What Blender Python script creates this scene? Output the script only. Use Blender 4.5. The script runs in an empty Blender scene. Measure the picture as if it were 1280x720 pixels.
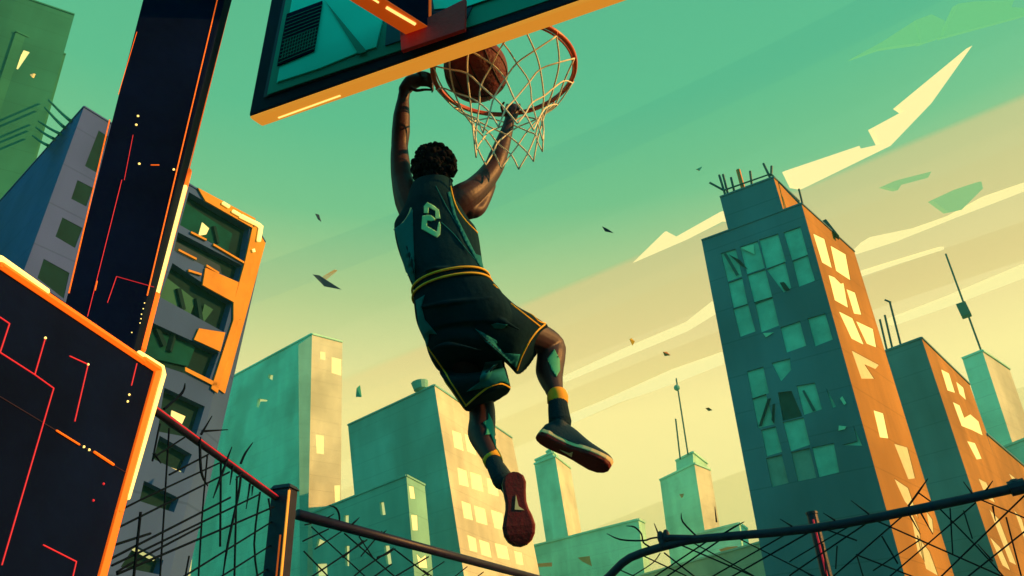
import bpy, bmesh, math, random
from mathutils import Vector as V, Matrix
from mathutils.geometry import tessellate_polygon, delaunay_2d_cdt
from mathutils.bvhtree import BVHTree
random.seed(7)
C = bpy.context.scene.collection
rad = math.radians
# ------------------------------------------------------------------ camera
F = 960.0; PIT = rad(30); ROL = rad(3.4)
r0 = V((1,0,0)); W = V((0,math.cos(PIT),math.sin(PIT))); u0 = V((0,-math.sin(PIT),math.cos(PIT)))
RT = r0*math.cos(ROL)-u0*math.sin(ROL); UP = u0*math.cos(ROL)+r0*math.sin(ROL)
CAM = V((0,0,.5))
def ray(x,y): return W+RT*((x-640)/F)-UP*((y-360)/F)
def PD(x,y,d): return CAM+ray(x,y)*d
def PZ(x,y,z):
    q=ray(x,y); return CAM+q*((z-CAM.z)/q.z)
def PH(x,y,D):
    q=ray(x,y); return CAM+q*(D/math.hypot(q.x,q.y))
def PP(x,y,p0,n):
    q=ray(x,y); return CAM+q*((p0-CAM).dot(n)/q.dot(n))
cd=bpy.data.cameras.new('camera'); cam=bpy.data.objects.new('camera',cd); C.objects.link(cam)
m=Matrix((RT,UP,-W)).transposed().to_4x4(); m.translation=CAM; cam.matrix_world=m
cd.sensor_width=36; cd.lens=36*F/1280; cd.clip_start=.05; cd.clip_end=20000
bpy.context.scene.camera=cam
# ------------------------------------------------------------------ materials
def lin(r,g,b):
    f=lambda c:(c/255/12.92 if c/255<=.04045 else ((c/255+.055)/1.055)**2.4)
    return (f(r),f(g),f(b))
def mat(name,col,rough=.75,var=.12,scale=4.0,bump=.0,spec=.25,metal=0,emit=None,es=0,streak=False,coat=0):
    m=bpy.data.materials.new(name); m.use_nodes=True; nt=m.node_tree; nd=nt.nodes; lk=nt.links
    b=nd['Principled BSDF']; tc=nd.new('ShaderNodeTexCoord'); mp=nd.new('ShaderNodeMapping')
    mp.inputs['Scale'].default_value=(1,1,.12) if streak else (1,1,1)
    lk.new(tc.outputs['Object'],mp.inputs['Vector'])
    n=nd.new('ShaderNodeTexNoise'); n.inputs['Scale'].default_value=scale; n.inputs['Detail'].default_value=8; n.inputs['Roughness'].default_value=.6
    lk.new(mp.outputs['Vector'],n.inputs['Vector'])
    cr=nd.new('ShaderNodeValToRGB'); e=cr.color_ramp.elements
    lo=[max(0,c*(1-var)) for c in col]; hi=[min(1,c*(1+var)) for c in col]
    e[0].position=.35; e[0].color=(*lo,1); e[1].position=.65; e[1].color=(*hi,1)
    lk.new(n.outputs['Fac'],cr.inputs['Fac'])
    if streak:
        sp=nd.new('ShaderNodeSeparateXYZ'); lk.new(tc.outputs['Object'],sp.inputs[0])
        m1=nd.new('ShaderNodeMath'); m1.operation='MULTIPLY'; m1.inputs[1].default_value=1/3.1; lk.new(sp.outputs['Z'],m1.inputs[0])
        m2=nd.new('ShaderNodeMath'); m2.operation='FRACT'; lk.new(m1.outputs[0],m2.inputs[0])
        m3=nd.new('ShaderNodeMath'); m3.operation='LESS_THAN'; m3.inputs[1].default_value=.03; lk.new(m2.outputs[0],m3.inputs[0])
        n3=nd.new('ShaderNodeTexNoise'); n3.inputs['Scale'].default_value=.09; n3.inputs['Detail'].default_value=3; lk.new(tc.outputs['Object'],n3.inputs['Vector'])
        m4=nd.new('ShaderNodeMath'); m4.operation='MULTIPLY'; m4.inputs[1].default_value=.28; lk.new(m3.outputs[0],m4.inputs[0])
        mx=nd.new('ShaderNodeMix'); mx.data_type='RGBA'; mx.blend_type='MULTIPLY'; lk.new(m4.outputs[0],mx.inputs[0]); lk.new(cr.outputs['Color'],mx.inputs[6]); mx.inputs[7].default_value=(.3,.3,.3,1)
        cr2=nd.new('ShaderNodeValToRGB'); cr2.color_ramp.elements[0].position=.4; cr2.color_ramp.elements[0].color=(.8,.8,.8,1); cr2.color_ramp.elements[1].position=.6; cr2.color_ramp.elements[1].color=(1.1,1.1,1.1,1)
        lk.new(n3.outputs['Fac'],cr2.inputs['Fac'])
        m5=nd.new('ShaderNodeMix'); m5.data_type='RGBA'; m5.blend_type='MULTIPLY'; m5.inputs[0].default_value=1; lk.new(mx.outputs[2],m5.inputs[6]); lk.new(cr2.outputs['Color'],m5.inputs[7])
        lk.new(m5.outputs[2],b.inputs['Base Color'])
    else: lk.new(cr.outputs['Color'],b.inputs['Base Color'])
    b.inputs['Roughness'].default_value=rough; b.inputs['Specular IOR Level'].default_value=spec; b.inputs['Metallic'].default_value=metal
    b.inputs['Coat Weight'].default_value=coat
    if emit:
        b.inputs['Emission Color'].default_value=(*emit,1); b.inputs['Emission Strength'].default_value=es*.75
    if bump:
        n2=nd.new('ShaderNodeTexNoise'); n2.inputs['Scale'].default_value=scale*9; n2.inputs['Detail'].default_value=5
        lk.new(tc.outputs['Object'],n2.inputs['Vector'])
        bp=nd.new('ShaderNodeBump'); bp.inputs['Strength'].default_value=bump; bp.inputs['Distance'].default_value=.02
        lk.new(n2.outputs['Fac'],bp.inputs['Height']); lk.new(bp.outputs['Normal'],b.inputs['Normal'])
    return m
def wallmat(name,col,var=.1,sc=.25): return mat(name,col,.9,var,sc,.3,.1,streak=True)
M={}
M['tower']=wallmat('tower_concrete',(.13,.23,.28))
M['tower2']=wallmat('brick_concrete',(.13,.27,.30))
M['grey']=wallmat('grey_concrete',(.06,.125,.34))
M['slate']=wallmat('slate_render',(.06,.10,.32))
M['teal']=wallmat('green_concrete',(.24,.58,.48))
M['cream']=wallmat('cream_concrete',(.22,.56,.50))
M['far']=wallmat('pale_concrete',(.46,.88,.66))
M['orange_sunlit']=wallmat('orange_sunlit_concrete',(.52,.235,.05),.14,.3)  # sunlit orange of the right-hand faces, put into the wall colour
M['cream_sunlit']=wallmat('cream_sunlit_concrete',(.70,.70,.52),.08,.3)  # cream sunlight on the side faces, carried by the base colour
M['green']=wallmat('mossy_concrete',(.03,.20,.14))
M['dark_open']=mat('dark_opening',(.0015,.026,.036),.95,.2,.6)
M['glass_teal']=mat('teal_window_glass',(.34,.68,.50),.4,.2,.5,spec=.3)  # sky reflection put into the pane colour
M['glass_deep']=mat('deep_teal_glass',(.004,.07,.07),.8,.25,.7,spec=.05)
M['lit']=mat('lit_window',(.7,.6,.3),.6,.05,1,emit=lin(250,232,130),es=.75)
M['litdim']=mat('dim_lit_window',(.6,.5,.25),.6,.1,1,emit=lin(230,200,110),es=.35)
M['lit_far']=mat('far_lit_window',(.7,.65,.35),.6,.05,1,emit=lin(250,240,150),es=.6)
M['opatch']=mat('orange_lit_tone',(.72,.32,.05),.85,.12,.8,.2,.1)
M['navy']=mat('navy_painted_steel',(.0012,.006,.034),.85,.3,3,.15,.05)
M['navy2']=mat('navy_board_frame',(.009,.011,.035),.7,.2,4,.1,.1)
M['purple']=mat('purple_gasket',(.055,.03,.065),.5,.1,5)
M['orange_glow']=mat('orange_added_glow',(.85,.36,.07),.6,.14,2.5,.15,.15,emit=lin(250,160,50),es=.62)
M['orange_hot']=mat('orange_paint_with_glow',(.9,.17,.015),.4,.1,4,.1,.4,emit=lin(240,90,15),es=.35)
M['red_plate']=mat('red_steel',(.85,.02,.03),.55,.15,6,.15,.3)
M['teal_panel']=mat('teal_acrylic',(.03,.95,.78),.4,.06,1.5,0,.2)
M['teal_edge']=mat('green_board_border',(.02,.32,.24),.6,.08,2)
M['strip_hot']=mat('yellow_highlight_added_glow',(1,.8,.4),.5,.02,2,emit=lin(255,222,120),es=1.25)
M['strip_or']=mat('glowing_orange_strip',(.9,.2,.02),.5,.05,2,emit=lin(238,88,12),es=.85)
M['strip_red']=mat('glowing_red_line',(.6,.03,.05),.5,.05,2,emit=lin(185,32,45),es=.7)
M['rim']=mat('orange_red_rim_steel',(.62,.09,.02),.35,.2,9,.1,.5)
M['net']=mat('cream_net_cord',(.98,.95,.72),.8,.08,20)
M['ball']=mat('maroon_leather_ball',(.13,.022,.028),.6,.2,7,.5,.25)
M['seam']=mat('black_ball_seam',(.008,.006,.01),.6,.1,5)
M['skin']=mat('dark_brown_skin',(.045,.014,.020),.5,.2,7,.08,.4)
M['hair']=mat('black_hair',(.006,.006,.012),.9,.2,30,.3,.1)
M['jersey']=mat('dark_green_jersey',(.005,.032,.050),.85,.18,5,.15,.06)
M['jteal']=mat('teal_highlight_and_seam',(.015,.18,.21),.85,.12,5,.1,.05)
M['shorts']=mat('dark_green_shorts',(.003,.022,.038),.85,.2,5,.15,.06)
M['gold']=mat('gold_piping',(1,.52,.04),.6,.1,10)
M['pale']=mat('pale_piping',(.75,.72,.42),.6,.06,10)
M['number']=mat('mint_green_number',(.42,1,.50),.6,.06,8)
M['sock']=mat('navy_sock',(.008,.03,.05),.8,.15,12,.3,.1)
M['band']=mat('orange_sock_band',(1,.42,.03),.7,.08,12)
M['sole']=mat('dark_red_rubber_sole',(.15,.006,.008),.55,.15,7,.15,.3)
M['mid']=mat('cream_midsole',(.92,.72,.36),.55,.06,7)
M['shoe']=mat('navy_knit_shoe',(.010,.035,.055),.65,.15,9,.2,.25)
M['calf_light']=mat('green_calf_highlight',(.05,.42,.26),.6,.08,9)
M['fence']=mat('dark_purple_fence_steel',(.014,.007,.034),.45,.3,6,.15,.3)
M['wire']=mat('black_fence_wire',(.002,.006,.018),.8,.2,8,0,.05)
M['red_line']=mat('red_stripe_with_glow',(.55,.02,.06),.5,.1,5,emit=lin(190,25,50),es=.4)  # red stripe, its brightness put in as glow
M['steel_far']=mat('dark_teal_rooftop_steel',(.02,.10,.11),.6,.1,2)
M['scrap']=mat('dark_scrap',(.02,.06,.10),.6,.1,3)
M['ground']=mat('dusty_asphalt',(.025,.05,.05),.9,.3,.8,.3,.1)
M['orange_mark']=mat('orange_roof_patch',(.8,.25,.08),.8,.1,1)
# ------------------------------------------------------------------ helpers
WL={}
def base_of(parent):
    return WL[parent.name] if parent is not None else V((0,0,0))
def obj(name,vf,mt,parent=None,smooth=False,loc=None,solid=0,recalc=True,bevel=0):
    verts,faces=vf
    b=base_of(parent) if parent is not None else (loc if loc is not None else V((0,0,0)))
    me=bpy.data.meshes.new(name); me.from_pydata([tuple(V(v)-b) for v in verts],[],faces)
    if recalc:
        bm=bmesh.new(); bm.from_mesh(me); bmesh.ops.recalc_face_normals(bm,faces=bm.faces); bm.to_mesh(me); bm.free()
    if smooth: me.polygons.foreach_set('use_smooth',[True]*len(me.polygons))
    me.materials.append(mt); me.update()
    o=bpy.data.objects.new(name,me); C.objects.link(o)
    if parent is not None: o.parent=parent
    else: o.location=b
    WL[o.name]=b
    if solid:
        s=o.modifiers.new('solid','SOLIDIFY'); s.thickness=solid; s.offset=0
    if bevel:
        s=o.modifiers.new('bev','BEVEL'); s.width=bevel; s.segments=2; s.limit_method='ANGLE'
    return o
def empty(name,loc,label,cat,group=None):
    o=bpy.data.objects.new(name,None); C.objects.link(o); o.location=loc; o.empty_display_size=.2
    o['label']=label; o['category']=cat
    if group:o['group']=group
    WL[o.name]=V(loc); return o
def tag(o,label,cat,group=None):
    o['label']=label;o['category']=cat
    if group:o['group']=group
    return o
def join(*vfs):
    vs=[];fs=[]
    for v,f in vfs:
        k=len(vs); vs+=list(v); fs+=[[i+k for i in q] for q in f]
    return vs,fs
def hexa(p):   # 8 points: 0-3 one loop, 4-7 the other
    return [V(q) for q in p],[[0,1,2,3],[7,6,5,4],[0,4,5,1],[1,5,6,2],[2,6,7,3],[3,7,4,0]]
def slab(loop,vec):
    n=len(loop); vs=[V(p) for p in loop]+[V(p)+vec for p in loop]
    fs=[list(range(n)),list(range(2*n-1,n-1,-1))]+[[i,(i+1)%n,(i+1)%n+n,i+n] for i in range(n)]
    return vs,fs
def bar(a,b,w,h=None,up=V((0,0,1))):
    h=h or w; a=V(a);b=V(b);d=(b-a).normalized(); s=d.cross(up)
    s=s.normalized() if s.length>1e-4 else d.orthogonal().normalized(); t=s.cross(d).normalized()
    q=[(-1,-1),(1,-1),(1,1),(-1,1)]
    return hexa([a+s*x*w/2+t*y*h/2 for x,y in q]+[b+s*x*w/2+t*y*h/2 for x,y in q])
def smooth_path(P,R,n):
    if len(P)<3 or n<=1: return P,R
    op=[];orr=[]
    for i in range(len(P)-1):
        p0=P[max(0,i-1)];p1=P[i];p2=P[i+1];p3=P[min(len(P)-1,i+2)]
        for k in range(n):
            t=k/n; op.append(.5*((2*p1)+(p2-p0)*t+(2*p0-5*p1+4*p2-p3)*t*t+(3*p1-p0-3*p2+p3)*t**3))
            orr.append(R[i]*(1-t)+R[i+1]*t)
    return op+[P[-1]],orr+[R[-1]]
def tube(P,R,seg=8,n=1,closed=False):
    P=[V(p) for p in P]
    if not isinstance(R,(list,tuple)): R=[R]*len(P)
    if not closed: P,R=smooth_path(P,list(R),n)
    N=len(P); vs=[];fs=[]; prev=None
    for i,p in enumerate(P):
        d=((P[(i+1)%N]-P[i-1]) if closed or 0<i<N-1 else (P[1]-P[0] if i==0 else P[-1]-P[-2])).normalized()
        if prev is None: x=d.orthogonal().normalized()
        else: x=(prev-d*prev.dot(d)).normalized()
        prev=x; y=d.cross(x)
        for k in range(seg):
            a=2*math.pi*k/seg; vs.append(p+(x*math.cos(a)+y*math.sin(a))*R[i])
    for i in range(N if closed else N-1):
        j=(i+1)%N
        for k in range(seg): fs.append([i*seg+k,i*seg+(k+1)%seg,j*seg+(k+1)%seg,j*seg+k])
    if not closed: fs+= [list(range(seg))[::-1],list(range((N-1)*seg,N*seg))]
    return vs,fs
def ball(c,r,n=12,ax=None):
    c=V(c); A=ax or (V((1,0,0)),V((0,1,0)),V((0,0,1))); rr=r if isinstance(r,(tuple,list)) else (r,r,r)
    vs=[c+A[2]*rr[2]];fs=[]
    for i in range(1,n):
        t=math.pi*i/n
        for k in range(2*n):
            a=math.pi*k/n; vs.append(c+A[0]*rr[0]*math.sin(t)*math.cos(a)+A[1]*rr[1]*math.sin(t)*math.sin(a)+A[2]*rr[2]*math.cos(t))
    vs.append(c-A[2]*rr[2]); L=2*n
    for k in range(L): fs.append([0,1+k,1+(k+1)%L])
    for i in range(n-2):
        for k in range(L): fs.append([1+i*L+k,1+(i+1)*L+k,1+(i+1)*L+(k+1)%L,1+i*L+(k+1)%L])
    e=len(vs)-1
    for k in range(L): fs.append([e,1+(n-2)*L+(k+1)%L,1+(n-2)*L+k])
    return vs,fs
def limb(pts,seg=18,n=5):      # pts: (px,py,depth,radius px)
    P=[PD(x,y,d) for x,y,d,r in pts]; R=[r*d/F for x,y,d,r in pts]
    return join(tube(P,R,seg,n),ball(P[0],R[0],8),ball(P[-1],R[-1],8))
def loft(rings,seg=28,power=2.0,n=4):
    """rings: (P1,P2,B) world points of the major axis ends and the half-thickness vector"""
    cs=[];As=[];Bs=[]
    for a,b,t in rings: cs.append((a+b)/2);As.append((b-a)/2);Bs.append(t)
    z=[0]*len(cs)
    c2,_=smooth_path(cs,z,n);a2,_=smooth_path(As,z,n);b2,_=smooth_path(Bs,z,n)
    vs=[];fs=[];N=len(c2)
    for c,a,b in zip(c2,a2,b2):
        for k in range(seg):
            t=2*math.pi*k/seg; ct=math.cos(t);st=math.sin(t)
            x=math.copysign(abs(ct)**(2/power),ct);y=math.copysign(abs(st)**(2/power),st)
            vs.append(c+a*x+b*y)
    for i in range(N-1):
        for k in range(seg): fs.append([i*seg+k,i*seg+(k+1)%seg,(i+1)*seg+(k+1)%seg,(i+1)*seg+k])
    fs+=[list(range(seg))[::-1],list(range((N-1)*seg,N*seg))]
    return vs,fs
def ring(x1,y1,x2,y2,d,t,d2=None,bv=None,ax=None):
    a=PD(x1,y1,d);b=PD(x2,y2,d2 if d2 else d)
    if bv is not None: B=RT*(bv[0]*d/F)-UP*(bv[1]*d/F)+W*bv[2]
    else: B=V((0,1,0))*t
    return (a,b,B)
def remesh(parts,vox=.006,it=4,fac=.5):
    vs,fs=join(*parts); me=bpy.data.meshes.new('tmp'); me.from_pydata([tuple(v) for v in vs],[],fs)
    bm=bmesh.new(); bm.from_mesh(me)
    bmesh.ops.recalc_face_normals(bm,faces=bm.faces); bm.to_mesh(me); bm.free()
    o=bpy.data.objects.new('tmp',me); C.objects.link(o)
    r=o.modifiers.new('r','REMESH'); r.mode='VOXEL'; r.voxel_size=vox
    s=o.modifiers.new('s','SMOOTH'); s.iterations=it; s.factor=fac
    dg=bpy.context.evaluated_depsgraph_get(); dg.update()
    e=bpy.data.meshes.new_from_object(o.evaluated_get(dg))
    out=([v.co.copy() for v in e.vertices],[list(p.vertices) for p in e.polygons])
    bpy.data.objects.remove(o); bpy.data.meshes.remove(me); bpy.data.meshes.remove(e)
    return out
def bvh(vf): return BVHTree.FromPolygons([tuple(v) for v in vf[0]],vf[1])
def hit(t,x,y,off=.003,dg=3.6):
    q=ray(x,y).normalized(); h=t.ray_cast(CAM,q)
    if h[0] is None:
        h=t.find_nearest(CAM+ray(x,y)*dg)
    n=h[1]
    if n.dot(q)>0: n=-n
    return h[0]+n*off
def trace(t,pts,r=.004,off=.002,step=5,dg=3.6):
    out=[]
    for (x0,y0),(x1,y1) in zip(pts[:-1],pts[1:]):
        k=max(1,int(math.hypot(x1-x0,y1-y0)/step))
        for i in range(k): out.append(hit(t,x0+(x1-x0)*i/k,y0+(y1-y0)*i/k,off,dg))
    out.append(hit(t,*pts[-1],off,dg))
    for _ in range(2):
        out=[out[0]]+[(out[i-1]+out[i]*2+out[i+1])/4 for i in range(1,len(out)-1)]+[out[-1]]
    return tube(out,r,6)
def patch(t,poly,off=.004,step=3.0,dg=3.6):
    n=len(poly); xs=[p[0] for p in poly];ys=[p[1] for p in poly]
    P=[];E=[]
    for i in range(n):
        a=poly[i];b=poly[(i+1)%n];k=max(1,int(math.hypot(b[0]-a[0],b[1]-a[1])/step))
        for j in range(k): P.append(V((a[0]+(b[0]-a[0])*j/k,a[1]+(b[1]-a[1])*j/k)))
    ne=len(P);E=[(i,(i+1)%ne) for i in range(ne)]
    def inside(x,y):
        c=False
        for i in range(n):
            x1,y1=poly[i];x2,y2=poly[i-1]
            if (y1>y)!=(y2>y) and x<(x2-x1)*(y-y1)/(y2-y1)+x1: c=not c
        return c
    y=min(ys)+step/2
    while y<max(ys):
        x=min(xs)+step/2
        while x<max(xs):
            if inside(x,y): P.append(V((x,y)))
            x+=step
        y+=step
    v,e,f,_,_,_=delaunay_2d_cdt(P,E,[list(range(ne))],1,1e-4)
    return [hit(t,p.x,p.y,off,dg) for p in v],[list(q) for q in f]
def pin(h,g):
    c=False
    for i in range(len(h)):
        a=h[i];b=h[i-1]
        if (a.y>g.y)!=(b.y>g.y) and g.x<(b.x-a.x)*(g.y-a.y)/(b.y-a.y)+a.x: c=not c
    return c
def Z(ox,oy,s): return lambda pts:[(ox+x*s,oy+y*s) for x,y in pts]
# ------------------------------------------------------------------ ground
def struct(o): o['kind']='structure'; return o
g=obj('ground',([V((-800,-80,0)),V((800,-80,0)),V((800,900,0)),V((-800,900,0))],[[0,1,2,3]]),M['ground']); struct(g)
# ------------------------------------------------------------------ buildings
def bgeo(L,N,R,D,bot,zb=0,H=None):
    TN=PH(*N,D) if H is None else PZ(*N,H)
    H=TN.z; TL=PZ(*L,H); TR=PZ(*R,H)
    n=ray(*N).cross(ray(*bot)); lx=0
    # bottom point shifted sideways so that the corner runs through `bot` in the photograph
    base=V((TN.x,TN.y,zb)); side=V((1,0,0))
    lx=-(n.dot(base-CAM))/n.dot(side); a=base+side*lx-TN
    return TL,TN,TR,a
def building(name,label,L,N,R,D,bot,mt,winL=(),winR=(),zb=0,parent=None,depth=.35,back=1.0,dR=.05,H=None,wall='wall',mtR=None):
    TL,TN,TR,a=bgeo(L,N,R,D,bot,zb,H)
    TB=TL+(TR-TN)*back
    root=parent or empty(name,(TN+TL+a*2)/2*1.0 if False else V(((TL.x+TR.x)/2+a.x,(TL.y+TR.y)/2,zb)),label,'building','ruined city buildings')
    vs=[];fs=[]; panes=[]; mark=0; rv=None
    for (P0,P1,wins,dep) in ((TL,TN,winL,depth),(TN,TR,winR,dR)):
        sv=len(vs); sf=len(fs)
        e1=P1-P0; nrm=e1.cross(a).normalized()
        if nrm.dot(CAM-P0)<0: nrm=-nrm
        holes=[]
        for wn in wins:
            poly,wm=wn[0],wn[1]
            hp=[]
            for (x,y) in poly:
                p=PP(x,y,P0,nrm)-P0
                # solve p=u e1+v a
                A11=e1.dot(e1);A12=e1.dot(a);A22=a.dot(a);b1=p.dot(e1);b2=p.dot(a);det=A11*A22-A12*A12
                u=(b1*A22-b2*A12)/det;v=(A11*b2-A12*b1)/det
                u=min(.985,max(.015,u));v=min(.99,max(.008,v)); hp.append(P0+e1*u+a*v)
            holes.append(hp); panes.append((hp,nrm,wm,dep))
        loops=[[P0,P1,P1+a,P0+a]]+holes
        k=len(vs); flat=[p for l in loops for p in l]; vs+=flat
        x_=e1.normalized(); y_=nrm.cross(x_); P2=[V(((p-P0).dot(x_),(p-P0).dot(y_))) for p in flat]
        E2=[];o_=0
        for l in loops: E2+=[(o_+i,o_+(i+1)%len(l)) for i in range(len(l))]; o_+=len(l)
        cv,ce,cf,_a,_b,_c=delaunay_2d_cdt(P2,E2,[],0,1e-5)
        kk=len(vs); vs+=[P0+x_*q.x+y_*q.y for q in cv]
        hs=[];o_=4
        for l in holes: hs.append(P2[o_:o_+len(l)]); o_+=len(l)
        for t in cf:
            g_=sum((cv[i] for i in t),V((0,0)))/len(t)
            if not any(pin(h_,g_) for h_ in hs): fs.append([i+kk for i in t])
        # reveals
        off=k+4
        for hp in holes:
            m0=len(vs); vs+= [p-nrm*dep for p in hp]; q=len(hp)
            for i in range(q): fs.append([off+i,off+(i+1)%q,m0+(i+1)%q,m0+i])
            off+=q
    side=None
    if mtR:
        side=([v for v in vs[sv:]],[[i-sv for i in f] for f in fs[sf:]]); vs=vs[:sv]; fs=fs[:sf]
    k=len(vs); vs+=[TL,TR,TB,TL+a,TR+a,TB+a,TN]
    fs+=[[k,k+2,k+5,k+3],[k+2,k+1,k+4,k+5],[k,k+6,k+1,k+2]]
    cen=(TL+TR+a)/2
    def orient(vs,fs):
        f2=[]
        for f in fs:
            q=[vs[i] for i in f[:3]]; n_=(q[1]-q[0]).cross(q[2]-q[0])
            f2.append(f[::-1] if n_.dot(sum(q,V())/3-cen)<0 else f)
        return f2
    f2=orient(vs,fs)
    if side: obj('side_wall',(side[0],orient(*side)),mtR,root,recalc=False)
    obj(wall,(vs,f2),mt,root,recalc=False)
    for hp,nrm,wm,dep in panes:
        obj('window',slab([p-nrm*dep*.82 for p in hp],-nrm*.12),M[wm],root)
    # coping round the roof edge
    cop=[]
    up=-a.normalized(); th=.003*D
    for p,q in ((TL,TN),(TN,TR)):
        cop.append(bar(p+up*th*.3,q+up*th*.3,th*.9,th*.8))
    obj('coping',join(*cop),mt,root)
    return root,(TL,TN,TR,a)
z1=Z(860,190,.3194); z2=Z(900,400,.4444); z4=Z(1080,300,.3611); z8=Z(340,380,.4724); z3=Z(0,450,.375)
zA=Z(0,0,.3125); zB=Z(0,225,.3125); z7=Z(560,460,.3333); z8c=Z(1000,560,.2222); z7b=Z(380,600,.2344); zJ=Z(640,440,.3888); zO=Z(180,220,.25)
T='glass_teal'
wl=[(z1(p),T) for p in [
 [(132,400),(185,384),(208,482),(156,502)],[(207,375),(270,353),(296,450),(232,472)],[(282,347),(350,325),(378,425),(308,450)],[(378,318),(438,297),(465,398),(408,418)],
 [(160,515),(210,497),(230,590),(178,605)],[(236,485),(300,464),(326,565),(262,588)],[(312,462),(378,435),(400,528),(374,545)],[(412,430),(466,408),(493,500),(435,522)],
 [(180,618),(233,600),(260,698),(205,718)],[(265,592),(328,572),(352,675),(288,700)],[(366,690),(435,667),(458,755),(387,780)],[(472,655),(535,637),(562,730),(499,755)]]]
wl+=[(z2(p),T) for p in [[(78,148),(120,135),(135,203),(92,218)],[(148,122),(195,110),(198,140),(172,170)],[(218,188),(265,180),(284,248),(237,263)],
 [(93,224),(128,212),(150,290),(108,300)],[(300,195),(326,242),(316,246)],[(118,312),(155,303),(172,368),(132,380)],[(180,290),(233,278),(250,348),(200,365)],
 [(375,300),(398,352),(345,350),(385,340)]]]
wl+=[(z2(p),'glass_deep') for p in [[(165,207),(200,203),(228,268),(178,280)]]]
wl+=[(z2(p),'litgrey') for p in [[(132,392),(172,382),(190,455),(147,466)],[(203,375),(250,364),(268,440),(220,450)]]]
wl+=[(z2(p),T) for p in [[(262,362),(318,350),(332,425),(280,438)]]]
def grow(p,k=1.1):
    cx=sum(q[0] for q in p)/len(p);cy=sum(q[1] for q in p)/len(p); return [(cx+(x-cx)*k,cy+(y-cy)*k) for x,y in p]
wl=[(grow(p),q) for p,q in wl]
M['litgrey']=mat('grey_green_glass',(.30,.38,.30),.4,.2,.6,spec=.4)
wr=[(z1(p),'lit') for p in [[(490,318),(535,340),(565,455),(525,432)],[(558,365),(618,400),(637,503),(580,465)],
 [(550,480),(575,490),(600,515),(610,512),(628,610),(575,580)],[(620,535),(655,550),(680,637),(650,632)],[(590,622),(645,650),(690,755),(640,730)],[(657,660),(725,692),(738,765),(700,750)]]]
wr+=[(z2(p),q) for p,q in [([(370,84),(448,126),(438,138),(408,125),(435,165),(398,165)],'litdim'),([(432,253),(460,262),(475,333),(450,330)],'lit'),
 ([(490,347),(528,358),(550,445),(530,448)],'litdim'),([(490,445),(530,472),(560,560),(520,510)],'litdim'),([(534,530),(560,585),(576,680),(556,650)],'litdim'),([(580,535),(598,560),(602,600),(590,590)],'litdim'),
 ([(555,605),(590,650),(615,720),(580,700)],'litdim')]]
bl,gl=building('ruined_tower_block','tall teal and orange tower block with broken windows and rods on its roof',(877,301),(1002,255),(1068,315),60,(1131,720),M['tower'],wl,wr,depth=.18,mtR=M['orange_sunlit'])
TL,TN,TR,a=gl; Hm=TN.z
nL=(TN-TL).cross(a).normalized()
if nL.dot(CAM-TL)<0: nL=-nL
M['pale_glass']=mat('pale_broken_glass',(.55,.85,.55),.5,.1,1)
for q_,mm in ((z1([(160,402),(205,425),(235,460),(205,442)]),'dark_open'),(z1([(360,513),(377,510),(400,540),(380,545)]),'dark_open'),(z2([(135,223),(144,221),(118,298),(110,300)]),'dark_open'),
    (z2([(149,238),(155,236),(153,292),(146,282)]),'dark_open'),(z1([(208,377),(258,364),(262,402)]),'pale_glass'),(z2([(122,38),(152,36),(130,50)]),'pale_glass'),(z2([(335,298),(356,300),(352,308),(334,312)]),'pale_glass'),
    (z2([(345,215),(356,235),(350,240),(338,222)]),'pale_glass'),(z1([(140,400),(150,396),(200,480),(190,486)]),'steel_far'),(z2([(232,200),(238,198),(270,255),(262,258)]),'steel_far')):
    obj('glass_shard',slab([PP(x,y,TL,nL)+nL*.05 for x,y in q_],nL*.05),M[mm],bl)
p=PZ(979,262,Hm); Dp=math.hypot(p.x,p.y)+.6
nb=p+(p-CAM).normalized()*.6
ph,gp=building('','',(900,247),(967,222),(999,252),Dp,(979,262),M['tower'],zb=Hm-.05,parent=bl,wall='penthouse',mtR=M['orange_sunlit'])
def rods(parent,lst,D,r,mt='steel_far',name='rod'):
    for pts in lst:
        obj(name,tube([PH(x,y,D) for x,y in pts],r,6),M[mt],parent)
Dr=Dp+1.2
rods(bl,[z1(q) for q in [[(85,120),(140,150)],[(122,90),(147,172)],[(137,88),(157,168)],[(168,100),(182,158)],[(243,75),(250,130)],[(295,45),(322,102)],[(327,55),(326,92)]]],Dr,.11)
rods(bl,[z1([(196,70),(215,140)])],Dr,.2,'orange_mark')
obj('roof_rail',tube([PH(*q,Dp+.9) for q in z1([(140,150),(325,85),(440,205)])],.09,6),M['steel_far'],bl)
rods(bl,[z1([(434,145),(450,210)])],62,.09)
q=[PH(*k,66) for k in z1([(518,272),(540,262),(592,328),(560,305)])]
obj('solar_panel',slab(q,V((.1,.5,-.15))),M['steel_far'],bl)
# second orange tower
wr=[(z2(p),'lit') for p in [[(622,138),(645,150),(662,205),(640,198)],[(664,172),(685,190),(693,226),(674,208)],[(655,230),(675,240),(688,275),(705,265),(728,285),(740,325),(710,310),(680,298)],
 [(695,340),(718,346),(737,390),(722,392)]]]+[(z2(p),'litdim') for p in [[(727,445),(750,457),(775,515),(750,500)],[(757,530),(785,560),(835,690),(815,680)],[(758,608),(790,640),(818,705),(795,690)],[(808,520),(850,560),(850,580),(815,545)],[(808,430),(840,452),(846,470),(822,452)]]]
b2,g2=building('orange_tower','dark teal and orange block behind the tall tower block, three rods on its roof',(1095,444),(1152,423),(1212,481),95,(1251,720),M['tower2'],(),wr[:-2],depth=.6,mtR=M['orange_sunlit'])
TL,TN,TR,a=g2; e_=(TR-TN).normalized(); n2=(TR-TN).cross(a).normalized()
if n2.dot(CAM-TN)<0: n2=-n2
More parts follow.
